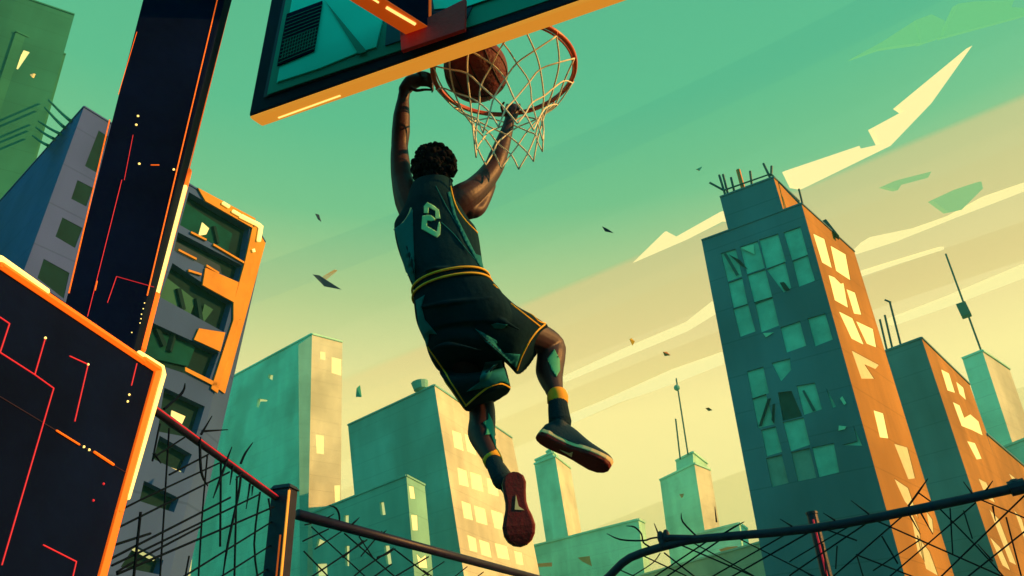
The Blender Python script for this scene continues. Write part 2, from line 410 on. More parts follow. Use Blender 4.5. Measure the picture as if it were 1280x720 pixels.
def pxl(p):
    v=p-CAM;d=v.dot(W); return (640+F*v.dot(RT)/d,360-F*v.dot(UP)/d)
wt=PP(1241,550,TN+n2*.05,n2); wN=pxl(wt-e_*3); wR=pxl(wt-e_*3+e_*26); wL=pxl(wt-e_*3-n2*14)
building('low_orange_wing','',wL,wN,wR,math.hypot((wt-e_*3).x,(wt-e_*3).y),(wN[0]+33,wN[1]+100),M['tower2'],(),[(z2([(815,520),(850,560),(870,640),(830,600)]),'litdim'),(z2([(812,430),(840,452),(846,470),(824,452)]),'litdim')],parent=b2,wall='wing',mtR=M['orange_sunlit'])
rods(b2,[z4(q) for q in [[(55,275),(80,384)],[(72,260),(99,378)],[(90,217),(128,366)],[(72,207),(93,216)]]],97,.13)
# far right pale green tower
b3,_=building('pale_green_tower','pale green slender tower with a long aerial at the right edge',(1203,449),(1228,439),(1262,462),170,(1266,555),M['far'],mtR=M['cream_sunlit'])
rods(b3,[z4([(283,48),(410,395)])],171,.2,name='aerial')
obj('aerial_box',bar(PH(*z4([(336,222)])[0],170.5),PH(*z4([(356,264)])[0],170.5),1.8),M['steel_far'],b3)
0 and obj('corner_fin',bar(PH(1231,442,169),PH(1275,563,169),.8),M['cream'],b3)
building('low_green_block','low green block at the right edge under the pale green tower',(1255,560),(1285,548),(1320,560),150,(1330,720),M['teal'])
# middle yellow windowed block
def zq(f,L): return [(f(p),'lit_far') for p in L]
wr=zq(z7,[[(15,232),(50,245),(60,312),(24,298)],[(62,245),(100,262),(108,328),(72,312)],[(112,266),(148,280),(156,342),(120,330)],
 [(35,372),(70,385),(80,447),(42,437)],[(83,388),(125,402),(135,465),(90,452)],[(145,410),(185,424),(192,482),(152,470)],
 [(50,497),(85,510),(95,572),(60,562)],[(97,514),(140,528),(150,590),(107,578)],[(160,530),(205,545),(215,610),(175,600)],[(222,552),(250,560),(258,618),(230,612)],
 [(72,625),(105,638),(112,692),(82,684)],[(116,642),(155,655),(165,712),(126,700)],[(175,655),(222,668),(233,720),(187,712)],[(248,685),(278,692),(285,740),(257,735)]])
b4,_=building('yellow_windowed_block','broad teal block with rows of lit yellow windows behind the hanging player',(435,532),(543,482),(640,548),120,(577,700),M['cream'],[],wr,depth=.6,mtR=M['cream_sunlit'])
obj('water_tank',tube([PH(526,487,123),PH(524.5,478,123)],[1.2,1.5],12),M['teal'],b4)
# small block in front of it
b5,_=building('small_green_block','small green block with a few lit windows standing above the dark fence rail',(390,642),(508,595),(531,607),85,(518,720),M['teal'],
 zq(z7b,[[(402,120),(425,115),(435,185),(410,188)],[(212,190),(238,186),(238,245),(212,248)],[(425,350),(455,350),(468,450),(440,450)],[(218,352),(242,350),(240,460),(222,458)],[(75,310),(115,330),(60,372)],[(64,448),(122,445),(125,510),(68,512)]]),
 zq(z7b,[[(560,32),(585,35),(595,100),(568,98)],[(572,185),(605,188),(608,268),(580,268)],[(600,390),(625,420),(650,400),(660,470),(615,465)]]),depth=.35)
# tall teal tower with cream side
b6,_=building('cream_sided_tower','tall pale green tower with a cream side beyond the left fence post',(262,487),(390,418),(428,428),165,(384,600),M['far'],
 [(z3([(895,48),(910,50),(908,68),(892,60)]),'lit_far'),(z3([(860,128),(892,133),(890,138),(868,138),(862,160),(855,155)]),'lit_far')],
 zq(z8,[[(128,125),(142,128),(142,148),(128,146)],[(158,140),(184,146),(184,190),(158,182)],[(116,345),(138,348),(138,398),(118,395)],[(165,480),(188,480),(188,525),(167,525)]]),depth=.8,mtR=M['cream_sunlit'])
obj('broken_fin',hexa([PH(373,431,161),PH(390,419,161),PH(389,425,161),PH(374,440,161),PH(375,720,158),PH(384,720,158),PH(384,721,159),PH(375,721,159)]),M['teal'],b6)
# skyline towers
b7,_=building('stepped_tower','slim green tower with a cream side between the player and the bent rail',(668,581),(694,571),(713,586),260,(712,680),M['far'],mtR=M['cream_sunlit'])
building('','',(669,576),(691,566),(697,571),262,(696,600),M['far'],zb=60,parent=b7,wall='top_step')
building('','',(683,566),(689,562),(693,566),263,(692,600),M['far'],zb=70,parent=b7,wall='chimney')
b8,_=building('long_low_block','long low green block with orange patches at the foot of the slim tower',(655,686),(798,650),(806,654),190,(806,720),M['far'])
for poly in ([(665,705),(690,703),(690,708),(668,709)],[(722,697),(737,695),(740,708),(728,702)]):
    nr=(CAM-PH(730,700,185)).normalized(); obj('painted_patch',slab([PH(x,y,186.5) for x,y in poly],nr*.3),M['orange_mark'],b8)
b9,_=building('twin_aerial_tower','green tower with a cream side and two thin aerials on its roof',(825,601),(868,580),(888,588),210,(885,690),M['far'],mtR=M['cream_sunlit'])
building('','',(845,577),(866,566),(884,580),212,(868,600),M['far'],zb=50,parent=b9,wall='top_step')
rods(b9,[zJ([(528,85),(566,330)]),zJ([(526,215),(541,345)])],212,.22,name='aerial')
obj('aerial_bulb',ball(PH(*zJ([(530,115)])[0],212),.9,6),M['teal'],b9)
obj('painted_patch',slab([PH(x,y,205.5) for x,y in zJ([(538,458),(552,456),(550,466),(545,470)])],V((0,-.3,0))),M['orange_mark'],b9)
b10,_=building('low_round_marked_block','low green block with an orange oval mark beside the tall tower block',(870,668),(924,655),(934,662),150,(932,720),M['far'])
obj('painted_patch',slab([PH(x,y,146) for x,y in zJ([(665,636),(690,628),(722,625),(730,630),(710,642),(680,648)])],V((0,-.3,0))),M['orange_mark'],b10)
building('far_base_block','wide dark green block low behind the bent rail',(720,742),(960,676),(1010,700),130,(985,720),M['teal'])
# left buildings
D_='dark_open'; G_='glass_deep'
wr=[(zA([(395,522),(432,546),(385,690),(340,664)]),D_)]+[(zB(p),D_) for p in [[(310,0),(372,32),(345,106),(285,75)],[(250,150),(330,192),(300,272),(222,226)],[(175,315),(278,372),(255,475),(150,392)]]]
b11,_=building('slate_tower','slate blue and grey tower with dark window bays left of the support pole',(0,252),(105,134),(160,168),48,(30,338),M['slate'],[],wr,depth=.7)
b12,_=building('dark_green_tower','tall dark green tower cut off by the top left corner',(-420,-140),(22,-5),(93,19),85,(0,60),M['green'],[],
  [(zA([(95,200),(120,208),(72,278),(57,270)]),'lit_far')],depth=.5)
building('','',(10,62),(20,40),(82,69),84.4,(0,100),M['green'],parent=b12,wall='lower_wing')
for k,(pa,pb) in enumerate([((195,400),(280,482)),((180,430),(255,508)),((155,485),(240,535)),((145,510),(215,555)),((132,543),(192,582))]):
    A=zA([pa,pb]); o=obj('cable',tube([PH(*A[0],83),PH((A[0][0]+A[1][0])/2,(A[0][1]+A[1][1])/2+1.0,66),PH(*A[1],49.5)],.12,6,3),M['green'],loc=PH(*A[0],83))
    tag(o,['topmost dark green cable strung between the two left towers','dark green cable, second from the top between the two left towers','dark green cable, middle one of five between the two left towers','dark green cable, second from the bottom between the two left towers','dark green cable, lowest of the five between the two left towers'][k],'cable','cables between the left towers')
# orange lit ruin: open floor bays
ow=[(zO([(225,80),(528,262),(498,428),(180,245)]),D_),(zO([(170,280),(490,446),(468,530),(300,448),(150,372)]),D_),(zB([(690,332),(928,490),(895,608),(640,468)]),D_),
    (zB([(612,572),(875,692),(835,805),(575,720)]),D_),
    (z3([(548,92),(683,155),(650,262),(525,238)]),D_),(z3([(532,252),(640,315),(612,378),(512,330)]),D_),(z3([(480,402),(597,460),(580,508),(465,470)]),D_),(z3([(450,617),(545,668),(530,715),(402,690)]),D_)]
b13,g13=building('orange_edged_ruin','gutted grey block with wide open floors and edges coloured orange as if lit right of the pole',(190,203),(318,281),(331,303),34,(212,720),M['grey'],ow,[],depth=.5)
TL,TN,TR,a=g13; e1=(TN-TL); nr=e1.cross(a).normalized()
if nr.dot(CAM-TL)<0: nr=-nr
def onface(pts,off,th,mt,name,par=b13,p0=TL,n=nr):
    obj(name,slab([PP(x,y,p0,n)+n*off for x,y in pts],n*th),M[mt],par)
ts=Z(180,220,.25)
nR=(TR-TN).cross(a).normalized()
if nR.dot(CAM-TN)<0: nR=-nR
onface([(319,286),(330,304),(279,492),(268,484)],.02,.06,'opatch','orange_lit_band',b13,TN,nR)  # orange light on the ruin's edges, put in as coloured bands
onface(ts([(262,62),(550,215),(535,262),(300,128)]),.03,.08,'opatch','orange_lit_band')
onface(ts([(535,262),(560,240),(562,300),(478,720),(440,720),(440,640),(470,530),(498,430)]),.03,.08,'opatch','orange_lit_band')
onface([(290,400),(297,400),(270,492),(262,486)],.03,.08,'opatch','orange_lit_band')
onface(ts([(300,462),(440,635),(445,640),(285,548)]) if False else ts([(300,462),(466,534),(442,634),(285,548)]),.03,.08,'opatch','orange_lit_panel')
onface(zB([(790,595),(895,612),(875,688),(770,640)]),.03,.08,'opatch','orange_lit_panel')
onface(z3([(612,25),(728,82),(722,95),(612,38)]),.03,.08,'opatch','orange_lit_panel')
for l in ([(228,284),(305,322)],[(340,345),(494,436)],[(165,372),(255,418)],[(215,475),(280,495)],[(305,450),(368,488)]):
    p=[PP(x,y,TL,nr)+nr*.06 for x,y in ts(l)]; obj('floor_edge_orange_light',bar(*p,.10),M['opatch'],b13)
for l,w in (([(380,140),(412,160)],.22),([(430,180),(465,200)],.22),([(470,205),(560,250),(572,262)],.3),([(572,255),(560,330)],.3),([(533,370),(537,385)],.2)):
    p=[PP(x,y,TL,nr)+nr*.2 for x,y in ts(l)]; obj('edge_highlight',tube(p,w*.38,6),M['strip_hot'],b13)  # hottest highlights on the ruin's corner, added as glowing bars
# inner broken panes of the ruin
for pts,mm in ((ts([(205,110),(462,280),(440,370),(185,232)]),'glass_deep'),(ts([(165,310),(400,440),(412,490),(150,372)]),'grey_in'),
               (zB([(672,375),(775,455),(800,475),(780,530),(745,520),(655,468)]),'green_in'),(zB([(835,490),(870,512),(835,560),(820,550)]),'green_in'),
               (zB([(610,585),(800,660),(770,740),(590,700)]),'glass_deep')):
    if mm not in M:
        M['grey_in']=mat('grey_inner_wall',(.02,.05,.09),.8,.1,1); M['green_in']=mat('green_inner_wall',(.008,.12,.09),.7,.1,1)
    onface(pts,-.34,.05,mm,'inner_panel')
onface(ts([(308,225),(342,255),(328,285),(290,292)]) ,-.28,.05,'lit_far','lit_pane')
for pts in (z3([(585,165),(630,185),(612,225),(580,205)]),z3([(555,345),(620,370),(616,385),(552,418)]),z3([(472,472),(545,500),(538,512),(470,487)]),z3([(460,617),(535,655),(525,668),(455,632)])):
    onface(pts,-.28,.05,'lit_far','lit_pane')
for l in ([(365,245),(385,330)],): obj('mullion',bar(*[PP(x,y,TL,nr)-nr*.26 for x,y in ts(l)],.18),M['dark_open'],b13)
for l in ([(725,430),(745,515)],[(800,470),(815,560)],[(640,590),(670,660)],[(710,610),(690,680)]): obj('mullion',bar(*[PP(x,y,TL,nr)-nr*.26 for x,y in zB(l)],.22),M['dark_open'],b13)
# ------------------------------------------------------------------ basketball hoop
RC=PD(630,88,3.9); HB=RC.z-.2
hoop=empty('basketball_hoop',V((-1.3,2.2,0)),'tall dark basketball hoop with orange edges made to glow, teal backboard and netted rim','basketball hoop')
# board: bottom faces
Pn0=PZ(310,147,HB);Pn1=PZ(735,0,HB);Pf0=PZ(329,157,HB)
e1=(Pn1-Pn0).normalized(); nB=e1.cross(V((0,0,1))).normalized()
if nB.dot(CAM-Pn0)<0: nB=-nB
def onb(x,y,off=0.0): return PP(x,y,Pn0+nB*off,nB)
def bslab(pts,off,th,mt,name,par=hoop,bevel=0):
    return obj(name,slab([onb(x,y,off) for x,y in pts],nB*th),M[mt],par,bevel=bevel)
th=-(Pf0-Pn0).dot(nB)
endR=(1010,-97)
PR=PZ(820,-33,HB)+ (Pn1-Pn0).normalized()*.25
e1=(PR-Pn0).normalized()
# frame body: outline extruded away from the camera
def pxl(p):
    v=p-CAM;d=v.dot(W); return (640+F*v.dot(RT)/d,360-F*v.dot(UP)/d)
L0=Pn0; Ltop=onb(331,38); up_=(Ltop-L0).normalized()
lfr=[L0+V((0,0,.0)),PR,PR+V((0,0,1.05)),L0+up_*1.1]
obj('frame',slab([p+V((0,0,.012)) for p in lfr],-nB*(th*.8)),M['navy2'],hoop,bevel=.012)
# chamfered orange pad along the bottom
D0=-nB
pad=[L0+e1*.02,PR]
pp=[]
obj('bottom_pad_added_glow',hexa([L0+V((0,0,.010)),PR+V((0,0,.010)),PR+D0*th+V((0,0,.010)),L0+D0*th+e1*.02+V((0,0,.010)),
    L0+e1*.015-V((0,0,.008))+D0*.012,PR-V((0,0,.008))+D0*.012,PR+D0*(th*.97)-V((0,0,.008)),L0+D0*(th*.97)+e1*.03-V((0,0,.008))]),M['orange_glow'],hoop,bevel=.008)  # bright light on the pad's underside, put in as glow
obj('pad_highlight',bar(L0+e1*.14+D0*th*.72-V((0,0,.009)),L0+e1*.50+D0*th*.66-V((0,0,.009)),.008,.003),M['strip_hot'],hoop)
# panel stack on the back side of the board
bslab([(357,-10),(330,123),(520,60),(900,-68),(905,-90)],.004,.006,'purple','gasket')
bslab([(360,-10),(334.5,119),(520,57),(900,-71),(905,-90)],.012,.005,'teal_edge','border')
bslab([(368,-10),(347,105),(349,103),(399,87),(448,67),(471,60),(483,10),(487,-10)],.018,.008,'teal_panel','glass_panel')
zP=Z(340,0,.2031)
bslab([(488,-10),(484,60),(584,22),(700,-18),(700,-40)],.018,.006,'navy_glass','inner_panel') if 'navy_glass' in M else None
M['navy_glass']=mat('deep_blue_glass',(.01,.035,.10),.3,.1,2)
bslab([(488,-10),(482,58),(584,24),(600,-10)],.018,.006,'navy_glass','inner_panel')
bslab([(540,-10),(543,12),(583,9),(600,3),(640,-10)],.026,.004,'teal_panel','glass_panel')
bslab([(584,13),(620,0),(650,-10),(640,-10),(584,9)],.034,.004,'strip_pale','frame_line') if False else None
# diagonal dark brace reflected panel seam
bslab(zP([(318,-10),(338,20),(585,318),(535,335)]),.030,.004,'teal_edge','seam_strip')
# building's reflection in the board, built as a slatted grid
gq=zP([(95,90),(312,10),(262,315),(35,410)])
bslab(gq,.030,.006,'navy','reflection_back')
def lerp(a,b,t): return (a[0]+(b[0]-a[0])*t,a[1]+(b[1]-a[1])*t)
refl=[]
for k in range(1,14):
    t=k/14; A=lerp(gq[0],gq[3],t);B=lerp(gq[1],gq[2],t); refl.append(bar(onb(*A,.038),onb(*B,.038),.0028))
for k in range(1,13):
    s=k/13; A=lerp(lerp(gq[0],gq[3],.5),lerp(gq[1],gq[2],.5),s);B=lerp(lerp(gq[0],gq[3],.88),lerp(gq[1],gq[2],.88),s); refl.append(bar(onb(*A,.039),onb(*B,.039),.002))
obj('reflection_lines',join(*refl),M['teal_edge'],hoop)
# red mounting plate
bslab([(502,43),(584,2),(583,40),(504,67)],.055,.02,'red_plate','mounting_plate',bevel=.003)
# extension arm back to the pole
pa=onb(507,43,.075);pb=onb(540,36,.075); za=pa.z
pb=PZ(537,35,za) ; pa2=PZ(437,0,za); dA=(pa2-pa); dA=dA.normalized(); La=.86
wA=(pb-pa); hA=V((0,0,.22))
obj('extension_arm',hexa([pa+V((0,0,.006)),pb+V((0,0,.006)),pb+hA,pa+hA]+[q+dA*La for q in (pa+V((0,0,.006)),pb+V((0,0,.006)),pb+hA,pa+hA)]),M['navy'],hoop,bevel=.004)
obj('arm_underside_added_glow',hexa([pa,pb,pb+V((0,0,.005)),pa+V((0,0,.005))]+[q+dA*La for q in (pa,pb,pb+V((0,0,.005)),pa+V((0,0,.005)))]),M['orange_hot'],hoop)  # lit underside of the arm, its light added as emission
obj('edge_highlight',bar(pa+wA*.78+dA*.05-V((0,0,.004)),pa+wA*.72+dA*.20-V((0,0,.004)),.012,.006),M['strip_hot'],hoop)  # highlight along the arm, added as a glowing bar
obj('edge_highlight',bar(pa+wA*.72+dA*.24-V((0,0,.004)),pa+wA*.72+dA*.40-V((0,0,.004)),.006,.006),M['strip_hot'],hoop)
obj('arm_edge_added_glow',bar(pb+V((0,0,-.002)),pb+hA,.012),M['orange_hot'],hoop)
# base cabinet
ZS=1.45
S0=PZ(0,320,ZS);S1=PZ(205,462,ZS); eS=(S1-S0).normalized(); nS=eS.cross(V((0,0,1))).normalized()
if nS.dot(CAM-S0)<0:nS=-nS
def ons(x,y,off=0): return PP(x,y,S0+nS*off,nS)
Sb=ons(135,720); ax=(Sb-S1).normalized(); Lb=(S1.z)/(-ax.z)
A0=S0-eS*.9; SW=.9
base=hexa([A0,S1,S1+ax*Lb,A0+V((0,0,-ZS)),A0-nS*SW,S1-nS*SW,S1-nS*SW+ax*Lb,A0-nS*SW+V((0,0,-ZS))])
obj('base_cabinet',base,M['navy'],hoop,bevel=.006)
def strip(pts,w,mt,name,on,off=.004,par=hoop):
    P=[on(x,y,off) for x,y in pts]
    return obj(name,join(*[tube([a_,b_],w,6) for a_,b_ in zip(P[:-1],P[1:])]+[ball(p_,w*1.0,4) for p_ in P]),M[mt],par)
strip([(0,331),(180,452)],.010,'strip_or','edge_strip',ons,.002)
strip([(0,323),(58,364)],.0075,'strip_hot','edge_highlight',ons,.006)  # rim-lit cabinet edge, its highlight put in as glow
strip([(174,441),(203,459),(205,468),(160,622)],.0065,'strip_hot','edge_highlight',ons,.007)
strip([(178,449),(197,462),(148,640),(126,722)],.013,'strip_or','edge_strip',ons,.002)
zS=Z(0,380,.4722)
for l in ([(0,35),(25,52),(0,128),(92,187),(142,223),(5,690)],[(120,90),(92,187)],[(185,138),(233,160),(198,310)],[(362,158),(348,215)],[(115,638),(202,682),(192,725)],[(0,245),(340,450)]):
    strip(zS(l),.0016 if l[0]!=(0,245) else .0008,'strip_red' if l[0]!=(0,245) else 'purple','trim_line',ons,.001)
strip(zS([(150,335),(210,372)]),.0022,'strip_or','trim_line',ons,.003)
strip(zS([(250,392),(300,425)]),.0032,'strip_or','trim_line',ons,.003)
for q_ in ((222,378),(236,386),(342,240),(338,258),(274,476),(247,520),(120,90),(233,160)): 
    obj('indicator_lamp',ball(ons(*zS([q_])[0],.001),.0032,5),M['strip_hot' if q_[1]<400 else 'strip_red'],hoop)
# pole
ZA=2.6
G0=PH(178,0,2.5); nP=V((.32,-.947,0)).normalized(); eP=V((.947,.32,0)).normalized()
G0=G0
def onp(x,y,off=0): return PP(x,y,G0+nP*off,nP)
pTL=onp(178,0);pTR=onp(281,0);pBL=onp(78,390);pBR=onp(183,376)
axL=(pTL-pBL).normalized();axR=(pTR-pBR).normalized()
zt=3.9
def onz(p,a_,z): return p+a_*((z-p.z)/a_.z)
tl=onz(pTL,axL,zt);tr=onz(pTR,axR,zt);bl_=onz(pBL,axL,1.46);br_=onz(pBR,axR,1.46)
wside=.30
# narrow side face seen on the right: push the rear edge outwards a little
rr1=onp(290,0,-wside);rr2=onp(194,372,-wside); axr=(rr1-rr2).normalized()
rt=onz(rr1,axr,zt);rb=onz(rr2,axr,1.46)
obj('pole',hexa([tl,tr,br_,bl_,tl-nP*wside+eP*.06,rt,rb,bl_-nP*wside+eP*.06]),M['navy'],hoop,bevel=.006)
obj('pole_cap',hexa([q+V((0,0,.002)) for q in (tl,tr,rt,tl-nP*wside+eP*.06)]+[q+V((0,0,.03)) for q in (tl,tr,rt,tl-nP*wside+eP*.06)]),M['navy'],hoop)
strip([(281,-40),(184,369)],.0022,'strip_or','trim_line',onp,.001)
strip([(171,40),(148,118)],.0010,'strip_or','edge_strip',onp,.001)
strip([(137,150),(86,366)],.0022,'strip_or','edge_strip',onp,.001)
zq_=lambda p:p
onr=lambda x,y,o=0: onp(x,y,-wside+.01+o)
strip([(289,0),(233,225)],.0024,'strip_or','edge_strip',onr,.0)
strip([(231,234),(196,366)],.0100,'strip_hot','edge_highlight',onr,.004)  # rim light on the pole edge, put in as a glowing bar
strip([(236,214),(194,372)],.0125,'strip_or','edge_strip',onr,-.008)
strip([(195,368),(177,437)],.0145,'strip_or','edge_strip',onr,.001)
for l in ([(487,0),(388,395),(350,545)],[(430,490),(466,386),(615,428)]): strip(zB(l),.0012,'strip_red','trim_line',onp,.001)
strip(zB([(388,405),(380,440)]),.0022,'strip_or','trim_line',onp,.002)
strip(zA([(532,540),(497,720)]),.0010,'strip_red','trim_line',onp,.001)
for x,y in ((552,464),(545,499),(557,655),(695,678)): obj('indicator_lamp',ball(onp(*zA([(x,y)])[0],.001),.0042,5),M['strip_hot'],hoop)
strip(zA([(605,660),(635,660)]),.0022,'strip_or','trim_line',onp,.001)
for x,y in ((578,492),(573,515),(566,537),(564,555),(560,572),(527,610)): obj('indicator_lamp',ball(onp(*zB([(x,y)])[0],.001),.0020,5),M['strip_hot'],hoop)
# rear beam linking the pole to the arm (out of the picture, at the top)
ptop=(tl+tr)/2-nP*.15
endarm=(pa+pb)/2+hA/2+dA*La
obj('arm_link',bar(endarm-dA*.02,V((ptop.x,ptop.y,za+.12)),.16,.20),M['navy'],hoop)
# rim: an elliptical look comes from its real tilt
U_=(RT*math.cos(rad(3))+UP*math.sin(rad(3)))
V_=(UP*.41-W*.91).normalized(); V_=(V_-U_*V_.dot(U_)).normalized()
RR=.362
def rp(t,r=RR): return RC+U_*math.cos(t)*r+V_*math.sin(t)*r
rimo=obj('rim',tube([rp(2*math.pi*k/64) for k in range(64)],.0125,10,closed=True),M['rim'],hoop,smooth=True)
obj('rim_inner_wire',tube([rp(2*math.pi*k/64,RR-.012)-V((0,0,.016)) for k in range(64)],.005,8,closed=True),M['rim'],hoop,smooth=True)
tips=[]
NN=12
for k in range(NN):
    t=2*math.pi*(k+.5)/NN; p_=rp(t); obj('net_hook',tube([p_,p_-V((0,0,.02))+(p_-RC)*.02,p_-V((0,0,.034))-(p_-RC)*.02],.004,6,2),M['rim'],hoop)
near=rp(math.pi/2)
attach=near+V((0,0,-.02)); bb=attach-nB*0; 
plate_c=(onb(560,50)-nB*(th*.8))
obj('rim_bracket',hexa([plate_c+e1*x+V((0,0,z_)) for x,z_ in ((-.09,-.02),(.09,-.02),(.09,.10),(-.09,.10))]+[rp(rad(118))+V((0,0,-.01)),rp(rad(80))+V((0,0,-.01)),rp(rad(80))+V((0,0,.012)),rp(rad(118))+V((0,0,.012))]),M['rim'],hoop)
# net
BC=RC-V((0,0,.50)); LV=6
def node(k,l):
    t=2*math.pi*k/NN; f=l/LV
    top=rp(t)-V((0,0,.03)); flat=V((math.cos(t)*U_.x+math.sin(t)*V_.x,math.cos(t)*U_.y+math.sin(t)*V_.y,0)).normalized()
    bot=BC+flat*.165
    rf=1-(1-f)**1.7
    p_=top*(1-f)+bot*f; rad_in=(top-RC); s=math.sin(f*math.pi)*.055
    c_=RC*(1-f)+BC*f
    p_=p_-(p_-c_).normalized()*s
    rnd=random.Random(int(k*2)*31+l*7); j=.012 if 0<l<LV else .0
    return p_+V((rnd.uniform(-j,j),rnd.uniform(-j,j),rnd.uniform(-j,j)*1.3-(.02*rnd.random() if l==LV else 0)))
cords=[]
for k in range(NN):
    for sgn in (1,-1):
        pts=[]; kk=k+.5
        pts.append(node((kk)%NN,0))
        kk2=kk
        for l in range(1,LV+1):
            kk2+=.5*sgn; pts.append(node(kk2%NN,l))
        cords.append(tube(pts,.0041,6,3))
obj('net',join(*cords),M['net'],hoop,smooth=True)
# ------------------------------------------------------------------ ball
BR=.160; BCt=PD(595,88,3.86)
bb_=empty('basketball',BCt,'maroon basketball dropping inside the rim','ball')
obj('ball_cover',ball(BCt,BR,24),M['ball'],bb_,smooth=True)
for n_ in (V((.3,.2,.93)),V((.9,-.3,.2)),V((-.2,.9,.1))):
    n_.normalize(); x_=n_.orthogonal().normalized(); y_=n_.cross(x_)
    off=0
    obj('seam',tube([BCt+(x_*math.cos(2*math.pi*k/48)+y_*math.sin(2*math.pi*k/48))*(BR+.0005) for k in range(48)],.0035,6,closed=True),M['seam'],bb_)
for s_ in (1,-1):
    n_=V((.9,-.3,.2)).normalized(); x_=n_.orthogonal().normalized(); y_=n_.cross(x_)
    obj('seam',tube([BCt+((x_*math.cos(2*math.pi*k/48)+y_*math.sin(2*math.pi*k/48))*.83+n_*s_*.557)*(BR+.0005) for k in range(48)],.0035,6,closed=True),M['seam'],bb_)
# ------------------------------------------------------------------ player
pl=empty('person',PD(600,640,3.2),'basketball player in dark green number 2 kit hanging from the rim, seen from behind','person')
body=[]
# torso
body.append(loft([ring(530,228,556,226,3.76,.05),ring(512,246,572,242,3.72,.085),ring(506,268,583,272,3.69,.10),ring(504,300,592,305,3.63,.105),ring(522,345,598,338,3.55,.08),ring(528,380,610,370,3.5,.08),ring(540,405,625,395,3.48,.09)]))
body.append(limb([(540,246,3.74,13),(543,226,3.78,12)]))
# left arm
body.append(limb([(520,268,3.71,20),(511,250,3.76,18),(503,226,3.84,13.5),(500,200,3.91,12),(499.5,183,3.95,10.5),(501,165,3.99,11.5),(502,145,4.03,10.5),(504,125,4.07,7.5),(506,113,4.09,7)]))
# right arm
body.append(limb([(562,262,3.69,20),(578,248,3.70,19),(592,238,3.75,16),(606,224,3.84,14),(617,209,3.91,12.5),(622,197,3.95,12),(628,180,4.02,10),(634,162,4.08,7.5),(637,150,4.12,6.5)]))
body.append(limb([(585,262,3.72,13),(597,262,3.74,9),(606,248,3.80,8),(612,232,3.86,8)]))   # triceps swell
# left palm and fingers
def fing(pts,r=2.3): return limb([(x,y,d,r*(1-.12*i)) for i,(x,y,d) in enumerate(pts)],10,3)
body.append(limb([(506,112,4.09,8),(513,104,4.11,9.5),(520,101,4.12,9)]))
for i,(dy,ln) in enumerate(((-8,20),(-3,22),(2,21),(7,17))):
    body.append(fing([(518,101+dy*.7,4.12),(526,99+dy,4.11),(535,100+dy,4.08-.02),(541,104+dy,4.05),(540,108+dy,4.0)],2.6))
body.append(fing([(510,108,4.08),(520,113,4.06),(531,112,4.05),(541,112.5,4.03)],2.5))
# right palm and fingers over the far side of the rim
body.append(limb([(637,150,4.12,6.5),(640,143,4.15,8),(641,137,4.17,8)]))
for i,dx in enumerate((-8,-3,2.5,7.5)):
    body.append(fing([(640+dx*.7,143,4.18),(641+dx,136,4.24),(642+dx,131,4.22),(642+dx,133,4.15),(641+dx,139,4.12)],2.4))
body.append(fing([(635,146,4.13),(629,140,4.12),(627,133,4.12),(630,128,4.11)],2.5))
# head with a face turned away
HC=PD(543,211,3.80); hs=3.8/F
body.append(ball(HC,(21*hs,22*hs,25*hs),14))
fc=W
body.append(ball(HC+V((0,.088,-.02)),(.016,.028,.03),6))            # nose
body.append(ball(HC+V((0,.07,-.065)),(.032,.025,.015),6))           # mouth
body.append(ball(HC+V((0,.055,-.09)),(.035,.035,.03),6))            # chin
for s_ in (-1,1): body.append(ball(HC+V((s_*21.5*hs,.0,-.015)),(.012,.02,.032),6))
# legs
body.append(limb([(562,400,3.52,26),(582,455,3.60,20),(600,502,3.65,16.5),(603,522,3.60,16.5),(602,542,3.53,17.5),(608,560,3.45,13),(616,576,3.38,9.5),(622,590,3.32,9)]))
body.append(limb([(610,395,3.54,26),(650,412,3.68,21),(687,430,3.84,17),(689,445,3.80,18),(687,465,3.72,17.5),(692,485,3.62,12),(697,500,3.56,9.5),(699,516,3.52,9)]))
bodyvf=remesh(body,.0052,3)
bo=obj('body',bodyvf,M['skin'],pl,smooth=True)
tb=bvh(bodyvf)
# eyes, on the far side of the head
for s_ in (-1,1): obj('eye',ball(HC+V((s_*.032,.078,.012)),.011,6),M['mid'],pl)
# hair
HH=HC+V((0,-.012,.006))
hp=[ball(HH,(25*hs,24*hs,28*hs),12)]
for k in range(330):
    z_=random.uniform(-.85,1); t=random.uniform(0,2*math.pi); s_=math.sqrt(max(0,1-z_*z_)); 
    d_=V((s_*math.cos(t),s_*math.sin(t),z_))
    if d_.y>.45 and d_.z<.35: continue
    hp.append(ball(HH+V((d_.x*26.5*hs,d_.y*25*hs,d_.z*29.5*hs)),random.uniform(.007,.016),4))
obj('hair',join(*hp),M['hair'],pl,smooth=True)
# jersey
jr=remesh([loft([ring(515,236,566,230,3.74,.095),ring(511,248,569,244,3.71,.115),ring(507,262,577,262,3.68,.13),ring(499,276,588,280,3.66,.135),ring(493,286,597,291,3.64,.135),ring(497,310,601,313,3.60,.130),ring(508,340,604,334,3.55,.125),ring(519,366,608,349,3.51,.125)],power=2.3),
  *[tube([PD(x,y,d) for x,y,d in q],[.001,.009,.001],8,5) for q in ([(505,300,3.52),(514,325,3.45),(519,352,3.42)],[(560,262,3.59),(575,300,3.49),(592,330,3.46)],[(520,345,3.42),(545,335,3.405),(590,338,3.42)],[(596,300,3.56),(590,322,3.48),(575,340,3.41)])]],.006,3)
jo=obj('jersey',jr,M['jersey'],pl,smooth=True); tj=bvh(jr)
zj=Z(460,160,.2778)
obj('side_highlight',patch(tj,[(494,286),(505,278),(516,262),(517,300),(519,340),(520,366),(512,352),(503,322)],.003),M['jteal'],pl,smooth=True,solid=.003)  # teal light on the jersey folds, put in as coloured patches
